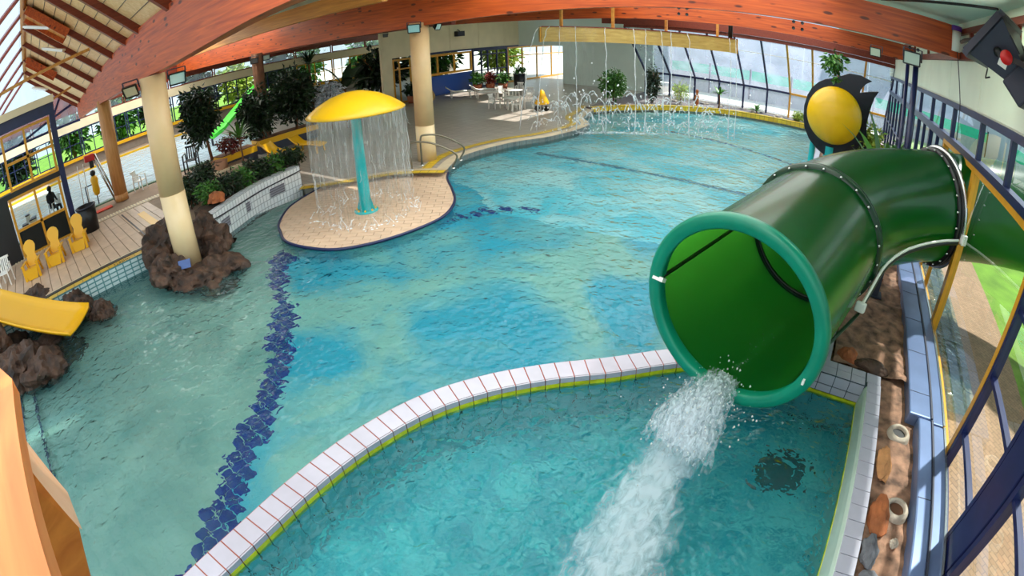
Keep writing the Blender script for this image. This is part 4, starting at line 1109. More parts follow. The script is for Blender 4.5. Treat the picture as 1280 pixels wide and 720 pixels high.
FOAM_POOL = foammat('pool_foam', (4, 1.9, 3), .36, .80, (222, 234, 242), .88)
# foam spreading on the landing pool
def foam_patch(name, pts, widths, z, amp, label, parent=None, mat=FOAM, core=.32, nx=40, step=.06, seed=0):
    path = resample(bez([Vector(p) for p in pts], 8), step); n = len(path); vs = []; fs = []; de = []
    for i, p in enumerate(path):
        f = i/(n-1); w = widths[0]+(widths[1]-widths[0])*f
        tn = (path[min(i+1, n-1)]-path[max(i-1, 0)]).normalized(); sd = Vector((tn.y, -tn.x))
        for j in range(nx+1):
            g_ = (j/nx-.5)*2
            x, y = p.x+sd.x*g_*w, p.y+sd.y*g_*w
            d = max(0, 1-g_*g_*1.15)
            nz = noise.noise(Vector((x*3, y*3, seed)))+.6*noise.noise(Vector((x*8, y*8, seed)))+.3*noise.noise(Vector((x*19, y*19, seed)))
            vs.append((x, y, z+.008+d*(.03+amp*abs(nz)))); ends = min(1, f*9+.5)*min(1, (1-f)*2.2)+max(0, .5-f*2.5)
            de.append((.5-.42+core*2*d*d*(.35+.65*ends)+.06)*1.0 if True else 0)
    for i in range(n-1):
        for j in range(nx):
            a = i*(nx+1)+j; fs.append((a, a+1, a+nx+2, a+nx+1))
    o = MB().add(vs, fs, True).build(name, mat, parent); add_density(o, de)
    if parent is None: tag(o, label, 'foam', kind='stuff')
    return o
foam_patch('foam', [(-1.02, 5.25), (-1.1, 4.3), (-1.0, 3.4), (-.85, 2.6), (-.8, 1.6)], (.55, 1.45), LZ, .06, 'broad trail of white foam on the landing pool below the slide', core=.33, nx=60, step=.05, mat=FOAM_POOL)

# ------------------------------------------------------------------ yellow mushroom fountain
MX, MY = -11.71, 8.62
t = thing('mushroom_fountain', (MX, MY, IZ), 'yellow mushroom-shaped fountain on a turquoise post', 'fountain', world=True)
capz = 3.02
MB().lathe([(0, capz+.56), (.3, capz+.54), (.7, capz+.43), (1.05, capz+.26), (1.3, capz+.09), (1.41, capz), (1.39, capz-.03), (1.2, capz+.0), (.6, capz+.12), (0, capz+.15)], (MX, MY, 0), 64).build('cap', YELLOWCAP, t)
MB().lathe([(.17, IZ), (.17, IZ+.9), (.155, IZ+1.5), (.14, capz+.14)], (MX, MY, 0), 28).build('post', CYAN, t)
MB().lathe([(.165, 2.88), (.19, 2.9), (.19, 2.98), (.14, 3.05)], (MX, MY, 0), 24).build('post_collar', YELLOWCAP, t)
fl_ = MB().lathe([(0, IZ+.05), (.34, IZ+.05), (.36, IZ+.03), (.36, IZ)], (MX, MY, 0), 32).build('base_flange', CYAN, t)
for k in range(8): MB().lathe([(0, .05), (.025, .05), (.03, 0)], (MX+.28*math.cos(k*PI/4), MY+.28*math.sin(k*PI/4), IZ+.05), 6).build('flange_bolt', YELLOWP, fl_)
for k in range(4):
    a = k*PI/2+.4; MB().add([(MX+.16*math.cos(a), MY+.16*math.sin(a), IZ+.05), (MX+.3*math.cos(a), MY+.3*math.sin(a), IZ+.05), (MX+.165*math.cos(a), MY+.165*math.sin(a), IZ+.5)], [(0, 1, 2), (2, 1, 0)]).build('stiffener', CYAN, fl_)
CURT = foammat('curtain_water', (7, 7, .7), .42, .90, (226, 232, 234), .52)
vs = []; fs = []; de = []; NA, NZ = 120, 24
for i in range(NZ+1):
    f = i/NZ; z = capz-.02-(capz-.12)*f
    for j in range(NA):
        a = 2*PI*j/NA; r = 1.395+.05*math.sqrt(f)+.035*f*noise.noise(Vector((math.cos(a)*5, math.sin(a)*5, z*1.2)))
        vs.append((MX+r*math.cos(a), MY+r*math.sin(a), z)); de.append(.62-.16*f+.10*noise.noise(Vector((math.cos(a)*2.2, math.sin(a)*2.2, 3))))
for i in range(NZ):
    fs += [(i*NA+j, i*NA+(j+1) % NA, (i+1)*NA+(j+1) % NA, (i+1)*NA+j) for j in range(NA)]
t = thing('water_curtain', (MX, MY, IZ), 'thin veil of water falling around the mushroom fountain', 'water curtain', world=True)
o = MB().add(vs, fs, True).build('water_veil', CURT, t); add_density(o, de)
STREAM0 = foammat('strand_water', (5, 5, 2), .10, .62, (236, 240, 244), .7, 0.0)
FOAMS = plain('water_white', (240, 244, 248), .15)
def squiggle(mb, p, q, r, rg, wob=.06, n=9):
    p, q = Vector(p), Vector(q)
    pts = [p.lerp(q, k/n)+Vector((rg.gauss(0, wob), rg.gauss(0, wob), 0))*(k/n) for k in range(n+1)]
    mb.tube(pts, [r*rg.uniform(.4, 1.3) for _ in pts], 5)
rs = random.Random(21); sm = MB()
for k in range(40):
    a = rs.uniform(0, 2*PI); z0 = capz-rs.random()**.7*2.2; z1 = max(IZ+.02, z0-rs.uniform(.25, .9))
    squiggle(sm, (MX+1.41*math.cos(a), MY+1.41*math.sin(a), z0), (MX+1.44*math.cos(a+rs.gauss(0, .06)), MY+1.44*math.sin(a), z1), .006, rs, .02)
o = sm.build('water_strands', STREAM0, t); o['kind'] = 'stuff'
sm = MB()
for k in range(150):
    a = rs.uniform(0, 2*PI); rr = 1.42+rs.gauss(0, .16); x, y = MX+rr*math.cos(a), MY+rr*math.sin(a)
    sm.lathe([(0, .02), (rs.uniform(.01, .045), 0)], (x, y, IZ+.004), 6)
    if k % 3 == 0: squiggle(sm, (x, y, IZ+.02), (x+rs.gauss(0, .12), y+rs.gauss(0, .12), IZ+rs.uniform(.05, .3)), .008, rs, .02, 4)
o = sm.build('splash_drops', FOAMS, t); o['kind'] = 'stuff'

# ------------------------------------------------------------------ waterfall trough and falling streams
TA, TB = Vector((-13.45, 20.5, 0)), Vector((-5.85, 26.5, 0)); td = (TB-TA).normalized(); tnn = Vector((td.y, -td.x, 0))
t = thing('waterfall_trough', (-9.6, 23.5, 4.35), 'long yellow timber waterfall trough hung above the pool', 'trough', world=True)
tm = wood('trough_wood', (168, 134, 64), (196, 164, 92), (.8, .8, 5))
a_, b_ = TA+tnn*.28, TB+tnn*.28; c_, d_ = TA-tnn*.28, TB-tnn*.28
MB().bar((a_.x, a_.y, 4.70), (b_.x, b_.y, 4.70), .06, .70).build('front_board', tm, t)
MB().bar((c_.x, c_.y, 4.72), (d_.x, d_.y, 4.72), .06, .74).build('back_board', tm, t)
MB().bar((TA.x, TA.y, 4.38), (TB.x, TB.y, 4.38), .56, .05).build('bottom_board', tm, t)
for P in (TA, TB): MB().bar((P+tnn*.31)+Vector((0, 0, 4.70)), (P-tnn*.31)+Vector((0, 0, 4.70)), .09, .74).build('end_board', GOLD, t)
MB().bar((a_.x, a_.y, 5.07), (b_.x, b_.y, 5.07), .14, .05).build('spill_lip', REDWOOD, t)
for f in (.10, .35, .62, .90):
    P = TA.lerp(TB, f); MB().bar((P.x, P.y, 5.0), (P.x, P.y, 6.4), .12, .12).build('hanger_post', GLULAM_Y, t)
MB().tube([(-6.05, 26.4, 4.9), (-6.05, 26.4, 5.85), (-5.9, 26.35, 6.0), (-5.6, 26.3, 6.05), (-2, 25.6, 6.1), (2.95, 24.4, 6.0)], .12, 12).build('supply_pipe', BLACK); tag(bpy.data.objects['supply_pipe'], 'black supply pipe running from the trough to the window wall', 'pipe')
STREAM = foammat('stream_water', (5, 5, 2), .10, .62, (236, 240, 244), .8, 0.0)
VEIL = foammat('waterfall_veil', (3, 3, .4), .40, .95, (225, 232, 238), .30)
rs = random.Random(31)
t = thing('waterfall', (-9.6, 23.2, 0), 'streams of water falling from the trough into the main pool', 'waterfall', world=True)
for f in (.0, .04, .09, .16, .30, .44, .50, .58, .63, .72, .95, .985):
    P = TA.lerp(TB, f)+tnn*.36; drift = Vector((0, 0, 0))
    if f < .1: drift = -td*(.9-f*8)*1.2
    n = 14; pts = []; rr = []
    out = rs.uniform(.3, .8)
    for k in range(n+1):
        s = k/n; h = 5.08*(1-s*s) if k else 5.08
        pts.append(P+tnn*out*s+drift*s+Vector((rs.gauss(0, .02), rs.gauss(0, .02), max(h, .02)))); rr.append((.014+.012*s)*rs.uniform(.4, 1.5))
    MB().tube(pts, rr, 6).build('stream', STREAM, t)
# thin sheet between the streams
for (f0, f1, dv) in ((.02, .30, .44), (.36, .62, .38), (.66, .97, .30)):
    vs = []; fs = []; de = []; nx, nz = 30, 14
    for i in range(nz+1):
        s = i/nz
        for j in range(nx+1):
            P = TA.lerp(TB, f0+(f1-f0)*j/nx)+tnn*(.38+.5*s); vs.append((P.x, P.y, 5.06*(1-s*s)+.02)); e = min(1, 4*min(j/nx, 1-j/nx)+.2); de.append(dv*e)
    for i in range(nz):
        for j in range(nx):
            a = i*(nx+1)+j; fs.append((a, a+1, a+nx+2, a+nx+1))
    o = MB().add(vs, fs, True).build('thin_sheet', VEIL, t); add_density(o, de)
# looping splashes over the pool
t = thing('water_spouts', (-10, 22.6, 0), 'looping white water spouts splashing in front of the waterfall', 'water spouts', world=True)
for k in range(130):
    f = rs.uniform(-.04, .90); P = TA.lerp(TB, f)+tnn*rs.uniform(-.2, 1.8)
    hz = rs.uniform(.05, 2.0)*(1-.4*abs(f-.4)); L = rs.uniform(.12, .5); hgt = rs.uniform(.08, .42); dr = td*rs.choice((-1, 1))+tnn*rs.gauss(0, .3)
    pts = [P+dr*L*q/8+Vector((0, 0, hz+hgt*(1-((q/8-.4)/.6)**2*1.4)))+Vector((rs.gauss(0, .02), rs.gauss(0, .02), rs.gauss(0, .02))) for q in range(9)]
    pts = [Vector((p.x, p.y, max(p.z, .03))) for p in pts]
    MB().tube(pts, [.022*rs.uniform(.3, 1.7) for _ in pts], 6).build('spout', STREAM, t)
sm = MB()
for k in range(420):
    f = rs.uniform(-.05, 1.0); P = TA.lerp(TB, f)+tnn*rs.gauss(.7, .6); z = abs(rs.gauss(0, 1.3))+.02
    r = rs.uniform(.012, .045); p = Vector((P.x, P.y, z))
    sm.add([p+Vector((r, 0, 0)), p+Vector((-r*.5, r*.87, 0)), p+Vector((-r*.5, -r*.87, 0)), p+Vector((0, 0, r*1.4)), p-Vector((0, 0, r*1.4))], [(0, 1, 3), (1, 2, 3), (2, 0, 3), (1, 0, 4), (2, 1, 4), (0, 2, 4)])
o = sm.build('spray_droplets', FOAMS, t); o['kind'] = 'stuff'
foam_patch('foam', [(-13.0, 20.0), (-11, 21.6), (-8, 23.9), (-6.2, 25.3)], (.8, .8), 0.0, .05, 'thin band of churned foam under the waterfall', core=.20, step=.12, nx=24)

# ------------------------------------------------------------------ fish sculpture
FXc, FYc, FZc = -.31, 20.0, 2.84
t = thing('fish_sculpture', (FXc, 20.3, .2), 'round yellow-faced fish sculpture with black fins on a turquoise post', 'sculpture', world=True)
bm = MB(); 
bm.lathe([(0, -.42), (.35, -.40), (.7, -.31), (.95, -.17), (1.08, 0), (1.10, .08), (1.04, .22), (0, .28)], (FXc, FYc, FZc), 56, (0, 1, 0))
bm.build('yellow_face', YELLOWCAP, t)
outl = [(-.46, 4.24), (-.1, 4.42), (.13, 4.54), (.6, 4.56), (1.05, 4.45), (.82, 4.30), (.63, 4.05), (.60, 3.90), (.95, 4.02), (1.35, 4.12), (1.2, 3.85), (1.12, 3.55), (1.05, 3.2), (1.0, 2.85), (1.06, 2.4), (1.25, 1.80), (.9, 1.7), (.43, 1.50), (0, 1.45), (-.55, 1.25), (-.85, 1.40), (-1.22, 1.71), (-1.45, 2.1), (-1.54, 2.5), (-1.55, 2.95), (-1.46, 3.37), (-1.3, 3.7), (-1.06, 3.96), (-.8, 4.12)]
m = MB(); n = len(outl)
m.add([(x, 20.25, z) for x, z in outl]+[(x, 20.65, z) for x, z in outl], [tuple(range(n)), tuple(reversed(range(n, 2*n)))]+[(i, n+i, n+(i+1) % n, (i+1) % n) for i in range(n)])
m.build('black_body', plain('fish_black', (10, 12, 24), .25), t)
MB().lathe([(.22, 0.15), (.22, 1.6)], (FXc-.05, 20.4, 0), 24).build('post', CYAN, t)
MB().lathe([(.12, 0.15), (.12, 1.7)], (FXc-.75, 20.45, 0), 16).build('spray_pipe', CYAN, t)
rv = random.Random(8)
t = thing('trailing_plant', (-.5, 20.45, 4.4), 'leafy green trailing plant on top of the fish sculpture', 'plant', world=True)
m = MB(); leaves(m, (-.5, 20.3, 4.85), (.48, .35, .6), 170, .26, rv, .6, .2, .6); leaves(m, (-.4, 20.2, 4.3), (.22, .2, .3), 25, .2, rv, .8, .2, .6)
m.build('foliage', LEAF_M, t); MB().tube([(-.45, 20.45, 4.3), (-.5, 20.4, 5.1)], .03, 6).build('stem', BARK, t)
# ------------------------------------------------------------------ boulders
t = thing('boulder_group', (-13.4, 3.2, 0), 'dark brown boulder mass around the foot of the cream column', 'rock', world=True)
for k, (c, r) in enumerate((((-14.3, 3.15, .25), (1.0, .75, .95)), ((-13.7, 4.35, .15), (.85, .7, .85)), ((-12.7, 3.2, -.15), (.95, .7, .45)), ((-13.1, 2.75, .1), (.8, .55, .6)), ((-12.5, 4.1, -.2), (.9, .6, .5)), ((-11.9, 3.6, -.35), (.8, .55, .42)))):
    rock_mesh(c, r, k+1, 4, .38).build('boulder', ROCK, t)
MB().box((-12.55, 3.12, .42), (.05, .34, .22), (0, -.5, -.5)).build('blue_sign', plain('blue_sign', (60, 90, 150), .4), t)
MB().add([(-15.15, 3.7, .55), (-14.6, 4.75, .55), (-14.35, 4.95, .05), (-14.1, 4.65, -.1)], [(0, 1, 2, 3)]).build('cement_ledge', CONCRETE, t)
t = thing('boulder_slide', (-13.2, -1.6, 0), 'yellow children slide chute set into a dark brown boulder by the pool steps', 'slide', world=True)
for k, (c, r) in enumerate((((-11.75, -1.45, -.1), (.75, .65, .55)), ((-12.5, -2.15, -.05), (.95, .75, .72)), ((-14.35, .0, -.05), (.9, .45, .55)), ((-13.3, .62, -.15), (.6, .35, .45)), ((-15.6, -1.3, .2), (1.0, .6, .5)), ((-12.55, -.75, -.62), (.65, .55, .50)), ((-13.6, -3.0, .1), (1.1, .7, .8)), ((-14.6, -2.3, -.45), (1.6, .8, .75)), ((-13.2, -1.2, -.55), (.9, .8, .6)))):
    rock_mesh(c, r, k+11, 4, .38).build('boulder', ROCK, t)
axd = Vector((.745, .667, 0)); pd = Vector((.825, -.565, 0))
vs = []; fs = []
prf = [(-.70, .12), (-.64, .03), (-.4, .0), (0, -.02), (.4, .0), (.64, .03), (.70, .12)]
for i in range(11):
    f = i/10; p = Vector((-12.51, -.11, .36))-axd*(4.2*(1-f))+Vector((0, 0, .75*(1-f)**1.4))
    for a, b in prf: q = p+pd*a; vs.append((q.x, q.y, q.z+b))
for i in range(10):
    for j in range(6): q = i*7+j; fs.append((q, q+1, q+8, q+7))
o = MB().add(vs, fs, True).build('yellow_chute', YELLOWP, t)
so = o.modifiers.new('thick', 'SOLIDIFY'); so.thickness = .05

# ------------------------------------------------------------------ stones and pipes in the stony strip
def stone(c, r, seed, mat, label):
    o = rock_mesh(c, r, seed, 3, .3, .5).build('stone', mat); tag(o, label, 'stone', 'stones in the strip beside the kerb')
stone((1.88, 5.75, .25), (.13, .34, .08), 31, STONE_O, 'long pale orange stone next to the white kerb tiles')
stone((1.92, 4.75, .24), (.16, .36, .10), 32, STONE_R, 'rust-coloured stone beside the open concrete pipe')
stone((1.87, 4.15, .24), (.13, .26, .09), 33, STONE_B, 'grey-blue slate stone beside the white kerb tiles')
stone((1.95, 3.65, .24), (.17, .22, .08), 34, STONE_B, 'mottled grey stone farther along the kerb')
stone((1.0, 8.05, .30), (.20, .16, .16), 35, STONE_R, 'orange-brown stone behind the kerb corner under the slide')
stone((1.50, 7.98, .28), (.34, .18, .14), 36, ROCK, 'dark jagged stone behind the kerb corner')
stone((1.35, 11.6, .36), (.34, .28, .2), 37, STONE_R, 'reddish stone under the slide bend')
stone((2.2, 4.38, .25), (.07, .08, .05), 38, CONCRETE, 'small white pebble beside the metal channel')
for (x, y, hm, lab) in ((2.10, 6.46, BLACK, 'white concrete pipe end with a black hole near the channel joint'), (2.16, 4.93, plain('pipe_mud', (92, 58, 36), .9), 'white concrete pipe end half filled with brown mud')):
    t = thing('pipe_end', (x, y, .16), lab, 'pipe', 'pipe ends in the stony strip', world=True)
    MB().lathe([(.12, .14), (.125, .30), (.16, .32), (.20, .27), (.23, .14)], (x, y, 0), 24).build('concrete_collar', CONCRETE, t)
    MB().lathe([(0, .255), (.125, .255)], (x, y, 0), 24).build('pipe_mouth', hm, t)

# ------------------------------------------------------------------ steel handrails
RAILM = plain('rail_steel', (126, 120, 104), .35, .7)
def handrail(p0, p1, h, label):
    t = thing('handrail', p0, label, 'handrail', 'pool handrails', world=True)
    p0, p1 = Vector(p0), Vector(p1); d = (p1-p0); d.z = 0; L = d.length; d.normalize()
    T = Vector((0, 0, 1))
    pts = bez([p0, p0+T*h*.55, p0+T*h*.90+d*.02, p0+T*h+d*.14, p0+T*(h*.93)+d*(L*.5), p0+T*(h*.62)+d*(L*.95), p0+T*(h*.42)+d*(L*1.10), p0+T*(h*.25)+d*(L*1.08), p1+T*.1, p1], 5)
    MB().tube(pts, .034, 10).build('rail_tube', RAILM, t)
    for q in (p0, p1): MB().lathe([(0, .03), (.06, .03), (.07, 0)], q, 16).build('rail_flange', STEEL, t)
handrail((-13.25, 11.95, .2), (-12.15, 12.9, .16), 1.0, 'steel pool handrail nearer the mushroom fountain')
handrail((-13.4, 12.6, .2), (-12.55, 13.75, .2), 1.10, 'steel pool handrail nearer the cream column')

# ------------------------------------------------------------------ floodlights
def floodlight(loc, aim, label, s=1.0, lens=(200, 216, 206)):
    t = thing('floodlight', loc, label, 'floodlight', 'floodlights under the beams')
    t.rotation_euler = Vector(aim).to_track_quat('-Y', 'Z').to_euler()
    m = MB(); m.add([(-.34*s, -.12*s, -.24*s), (.34*s, -.12*s, -.24*s), (.34*s, -.12*s, .24*s), (-.34*s, -.12*s, .24*s), (-.2*s, .2*s, -.14*s), (.2*s, .2*s, -.14*s), (.2*s, .2*s, .14*s), (-.2*s, .2*s, .14*s)],
        [(0, 1, 5, 4), (1, 2, 6, 5), (2, 3, 7, 6), (3, 0, 4, 7), (4, 5, 6, 7)]).build('housing', BLACK, t)
    mm = MB()
    for (a, b) in (((-.34, -.24), (.34, -.24)), ((.34, -.24), (.34, .24)), ((.34, .24), (-.34, .24)), ((-.34, .24), (-.34, -.24))):
        mm.bar((a[0]*s, -.13*s, a[1]*s), (b[0]*s, -.13*s, b[1]*s), .05*s, .05*s)
    mm.build('bezel', BLACK, t)
    lm = MATS.get('lens_%d' % lens[0]) or plain('lens_%d' % lens[0], lens, .08, coat=.6)
    MB().add([(-.31*s, -.125*s, -.21*s), (.31*s, -.125*s, -.21*s), (.31*s, -.125*s, .21*s), (-.31*s, -.125*s, .21*s)], [(0, 1, 2, 3)]).build('lens', lm, t)
    b = MB().bar((-.38*s, .05*s, 0), (-.38*s, .1*s, .36*s), .03*s, .06*s).bar((.38*s, .05*s, 0), (.38*s, .1*s, .36*s), .03*s, .06*s).bar((-.38*s, .1*s, .36*s), (.38*s, .1*s, .36*s), .06*s, .03*s)
    b.build('bracket', DARKGREY, t)
    return t
floodlight((-13.25, 2.85, 5.0), (.6, -.55, -.45), 'grey-lensed floodlight on the boulder column beside the curved beam', .62, (176, 166, 140))
floodlight((-12.88, 4.02, 4.98), (.9, -.2, -.35), 'pale floodlight on the far side of the boulder column', .62, (196, 216, 210))
floodlight((-13.5, 12.74, 5.2), (.7, -.75, -.15), 'pale blue-lensed floodlight on the handrail column', .62, (150, 200, 205))
floodlight((-13.35, 13.72, 5.22), (.8, .2, -.35), 'black floodlight seen edge-on beside the handrail column', .5, (196, 216, 210))
floodlight((1.62, 12.70, 5.45), (-.25, -.95, -.1), 'large grey-lensed floodlight on the lamp post near the slide', .62, (170, 190, 176))
floodlight((.72, 13.06, 5.38), (-.4, -.9, -.15), 'smaller floodlight hanging beside the lamp-post floodlight', .42, (170, 190, 176))
floodlight((-25.15, 12.25, 4.85), (.8, -.5, -.3), 'small dark floodlight on the column among the shrubs', .6, (120, 120, 120))
floodlight((-25.1, 12.95, 4.9), (.9, -.2, -.2), 'small pale floodlight past the column among the shrubs', .55, (196, 216, 210))
floodlight((-26.86, 22.75, 5.1), (.6, -.7, -.2), 'small black floodlight on the corner of the cream wall', .45, (120, 120, 120))
floodlight((-15.8, 3.25, 5.0), (.7, -.6, -.4), 'small dark floodlight under the curved beam near the boulder column', .4, (120, 120, 120))
# loudspeaker on the cream wall
t = thing('wall_speaker', (-26.9, 29.9, 4.6), 'small black loudspeaker mounted on the cream wall', 'speaker', world=True)
MB().span((-26.95, 29.5, 4.55), (-26.6, 30.3, 4.95)).build('cabinet', BLACK, t, bevel=.02); MB().bar((-27, 29.9, 5.1), (-26.75, 29.9, 4.95), .05, .05).build('bracket', DARKGREY, t)
MB().span((-26.598, 29.56, 4.6), (-26.59, 30.24, 4.9)).build('grille', DARKGREY, t)
# lamp post by the slide: two dark poles
t = thing('lamp_post', (1.75, 12.9, .2), 'dark twin-pole lamp post standing behind the tube slide', 'post', world=True)
MB().tube([(1.80, 12.9, .2), (1.75, 12.9, 5.6)], .075, 12).build('pole', NAVY, t)
MB().tube([(1.58, 13.0, .2), (1.55, 13.0, 5.4)], .05, 12).build('pole', NAVY, t)
MB().box((1.7, 12.9, 5.45), (.4, .12, .1)).build('cross_arm', BLACK, t)
MB().lathe([(0, .0), (.18, 0), (.18, .03), (0, .03)], (1.75, 12.9, .27), 20).build('base_plate', DARKGREY, t)
# white wall lamp tube by the beam end
t = thing('wall_lamp', (2.85, 13.0, 5.95), 'short white tube lamp at the end of the long beam', 'lamp', world=True)
MB().lathe([(0, 0), (.12, 0), (.12, .5), (0, .5)], (2.82, 13.05, 5.95), 20).build('lamp_tube', WHITEP, t); MB().lathe([(.125, .5), (.14, .5), (.14, .62), (0, .62)], (2.82, 13.05, 5.95), 20).build('lamp_cap', plain('violet_cap', (96, 50, 150), .4), t)
MB().tube([(2.85, 13.0, 5.95), (2.95, 12.6, 4.75), (2.97, 12.55, 3.9)], .012, 6).build('lamp_cable', DARKGREY, t)
# big theatre-style floodlight close to the wall
t = thing('stage_floodlight', (2.45, 7.6, 5.75), 'big dark grey stage floodlight with a red sticker on the pale wall', 'floodlight', world=False)
t.rotation_euler = Vector((-.60, .42, .62)).to_track_quat('-Y', 'Z').to_euler()
m = MB(); fr_, bk = .52, .30
A = [(-.52, -.25, -.42), (.52, -.25, -.42), (.52, -.25, .42), (-.52, -.25, .42)]; B_ = [(-.27, .32, -.2), (.27, .32, -.2), (.27, .32, .2), (-.27, .32, .2)]
m.add(A+B_, [(0, 1, 5, 4), (1, 2, 6, 5), (2, 3, 7, 6), (3, 0, 4, 7), (4, 5, 6, 7)]).build('hood', DARKGREY, t)
mm = MB()
for a, b in ((0, 1), (1, 2), (2, 3), (3, 0)): mm.bar(A[a], A[b], .10, .12)
mm.build('front_frame', DARKGREY, t)
MB().add([(-.47, -.2, -.37), (.47, -.2, -.37), (.47, -.2, .37), (-.47, -.2, .37)], [(0, 1, 2, 3)]).build('lens', BLACK, t)
MB().box((0, .52, 0), (.62, .42, .5)).build('ballast_box', DARKGREY, t, bevel=.03)
for k in range(5): MB().box((0, .36+k*.08, .27), (.64, .02, .05)).build('cooling_fin', BLACK, t)
MB().bar((-.58, .1, 0), (-.58, .6, .35), .04, .08).bar((.58, .1, 0), (.58, .6, .35), .04, .08).bar((-.58, .6, .35), (.58, .6, .35), .08, .04).build('yoke', BLACK, t)
for sx in (-1, 1):
    MB().bar((sx*.40, -.02, .33), (sx*.30, .22, .26), .10, .03).build('hood_rib', BLACK, t)
    MB().lathe([(0, .03), (.07, .03), (.07, 0)], (sx*.46, .05, 0), 12, (sx, 0, 0)).build('yoke_knob', BLACK, t)
MB().lathe([(0, .012), (.10, .012), (.10, 0)], (.605, .22, .08), 20, (1, 0, 0)).build('red_sticker', plain('red_sticker', (220, 24, 24), .4), t)
MB().box((.606, .24, -.03), (.012, .14, .10), (.4, 0, 0)).build('white_label', WHITEP, t)
MB().tube([(-.2, -.1, -.42), (-.1, 0, -.52), (.05, .05, -.5), (.1, .1, -.42)], .012, 6).build('cable_loop', BLACK, t)
ul = bpy.data.lights.new('ceiling_fill_spot', 'SPOT'); ul.energy = 320; ul.spot_size = math.radians(130); ul.spot_blend = .8; ul.color = (1, .98, .9); ul.shadow_soft_size = .2  # fill spot added inside the floodlight to brighten the pale ceiling
uo = bpy.data.objects.new('ceiling_fill_spot', ul); COL.objects.link(uo); uo.parent = t; uo.location = (0, -.32, 0); uo.rotation_euler = (-PI/2, 0, 0)
MB().tube([(2.45, 8.6, 6.02), (2.6, 11.0, 6.1), (2.9, 12.8, 6.2)], .045, 8).build('lamp_rail', BLACK); tag(bpy.data.objects['lamp_rail'], 'black lamp rail along the top of the pale wall', 'rail')
# ------------------------------------------------------------------ orange balcony timbers beside the viewpoint
def extr(front, back_off, name, label):
    n = len(front); b = [Vector(p)+Vector(back_off) for p in front]
    o = MB().add([Vector(p) for p in front]+b, [tuple(range(n)), tuple(reversed(range(n, 2*n)))]+[(i, n+i, n+(i+1) % n, (i+1) % n) for i in range(n)]).build(name, TIMBER, None, bevel=.01)
    tag(o, label, 'timber', 'balcony timbers'); return o
o = MB().add([(-1.47, -.30, 4.41), (-1.78, -.42, 4.41), (-1.80, -.95, 4.41), (1.6, -.95, 4.41), (1.6, -.30, 4.41), (-1.47, -.30, 4.36), (-1.78, -.42, 4.36), (-1.80, -.95, 4.36), (1.6, -.95, 4.36), (1.6, -.30, 4.36)],
    [(0, 1, 2, 3, 4), (9, 8, 7, 6, 5), (0, 5, 6, 1), (1, 6, 7, 2), (2, 7, 8, 3), (3, 8, 9, 4), (4, 9, 5, 0)]).build('balcony_timber', wood('timber_x', (206, 112, 36), (232, 146, 66), (.8, 7, 7)))
tag(o, 'long orange balcony timber with a slanted end', 'timber')
MB().lathe([(0, .02), (.05, .02), (.055, 0)], (-1.62, -.44, 4.41), 14).build('bolt_head', STEEL, o)
TIMB_F = [(-1.452, -.408, 4.155), (-1.449, -.389, 3.871), (-1.418, -.489, 3.68), (-1.36, -.63, 3.44), (-1.29, -.76, 3.62), (-1.42, -.45, 4.23)]
TIMB_K = [(-1.62, -.41, 4.20), (-1.63, -.385, 3.90)]
# second timber: chamfered beam end below the first
fr = [Vector(p) for p in TIMB_F]; top = [Vector(p) for p in TIMB_K]
bk_ = [p+Vector((-.30, -.06, -.16)) for p in fr]
n = len(fr)
m = MB(); m.add(fr+bk_, [tuple(range(n)), tuple(reversed(range(n, 2*n)))]+[(i, n+i, n+(i+1) % n, (i+1) % n) for i in range(n)])
o = m.build('balcony_timber', TIMBER); tag(o, 'orange timber beam end with a chamfer painted sunlit pale below the long timber', 'timber')
MB().add([fr[0], fr[1], top[1], top[0], fr[0]-Vector((.02, 0, .03)), fr[1]-Vector((.02, 0, .03)), top[1]-Vector((.02, 0, .03)), top[0]-Vector((.02, 0, .03))], [(3, 2, 1, 0), (4, 5, 6, 7), (0, 1, 5, 4), (1, 2, 6, 5), (2, 3, 7, 6), (3, 0, 4, 7)]).build('sunlit_chamfer', wood('sunlit_timber', (222, 170, 130), (236, 190, 156), (7, 7, .8)), o)  # paler wood colour stands in for sunlight on this face

MB().span((-1.62, -.86, -1.25), (-1.36, -.58, 3.5)).build('post', TIMBER, o)
MB().span((-1.62, -.80, 4.1), (-1.42, -.5, 4.36)).build('packing_block', TIMBER, o)
# ------------------------------------------------------------------ glazed kiosk
KX = -20.9
t = thing('glazed_kiosk', (KX, -1.5, DL), 'gold-framed glazed kiosk front with a navy fascia behind the yellow chairs', 'kiosk', world=True)
def kw(y0, y1, z0, z1, my, mz, glass=GLASS, dark=None):
    f = frame(t, KX, y0, y1, z0, z1, .10, .16, GOLD)
    for m_ in my: MB().span((KX-.07, m_-.05, z0+.1), (KX+.07, m_+.05, z1-.1)).build('mullion', GOLD, f)
    for r in mz: MB().span((KX-.07, y0+.1, r-.05), (KX+.07, y1-.1, r+.05)).build('glazing_bar', GOLD, f)
    ys = [y0]+list(my)+[y1]; zs = [z0]+list(mz)+[z1]
    for a, b in zip(ys, ys[1:]):
        for c, e in zip(zs, zs[1:]):
            MB().add([(KX, a+.05, c+.05), (KX, b-.05, c+.05), (KX, b-.05, e-.05), (KX, a+.05, e-.05)], [(0, 1, 2, 3)]).build('pane', glass, f)
kw(-1.35, .85, 3.05, 5.15, (-.3,), (4.05,))
kw(-1.55, .82, DL, 2.85, (-.35,), (1.6,))
for (a, b) in ((-1.45, -.40), (-.30, .72)): MB().span((KX-.03, a, DL+.1), (KX-.015, b, 1.55)).build('dark_panel', BLACK, t)
MB().span((KX-.12, -4.0, 2.85), (KX+.06, .9, 3.05)).build('dark_transom', BLACK, t)
MB().span((KX-.15, -4.5, 5.2), (KX+.15, 1.1, 5.62)).build('navy_fascia', NAVY, t)
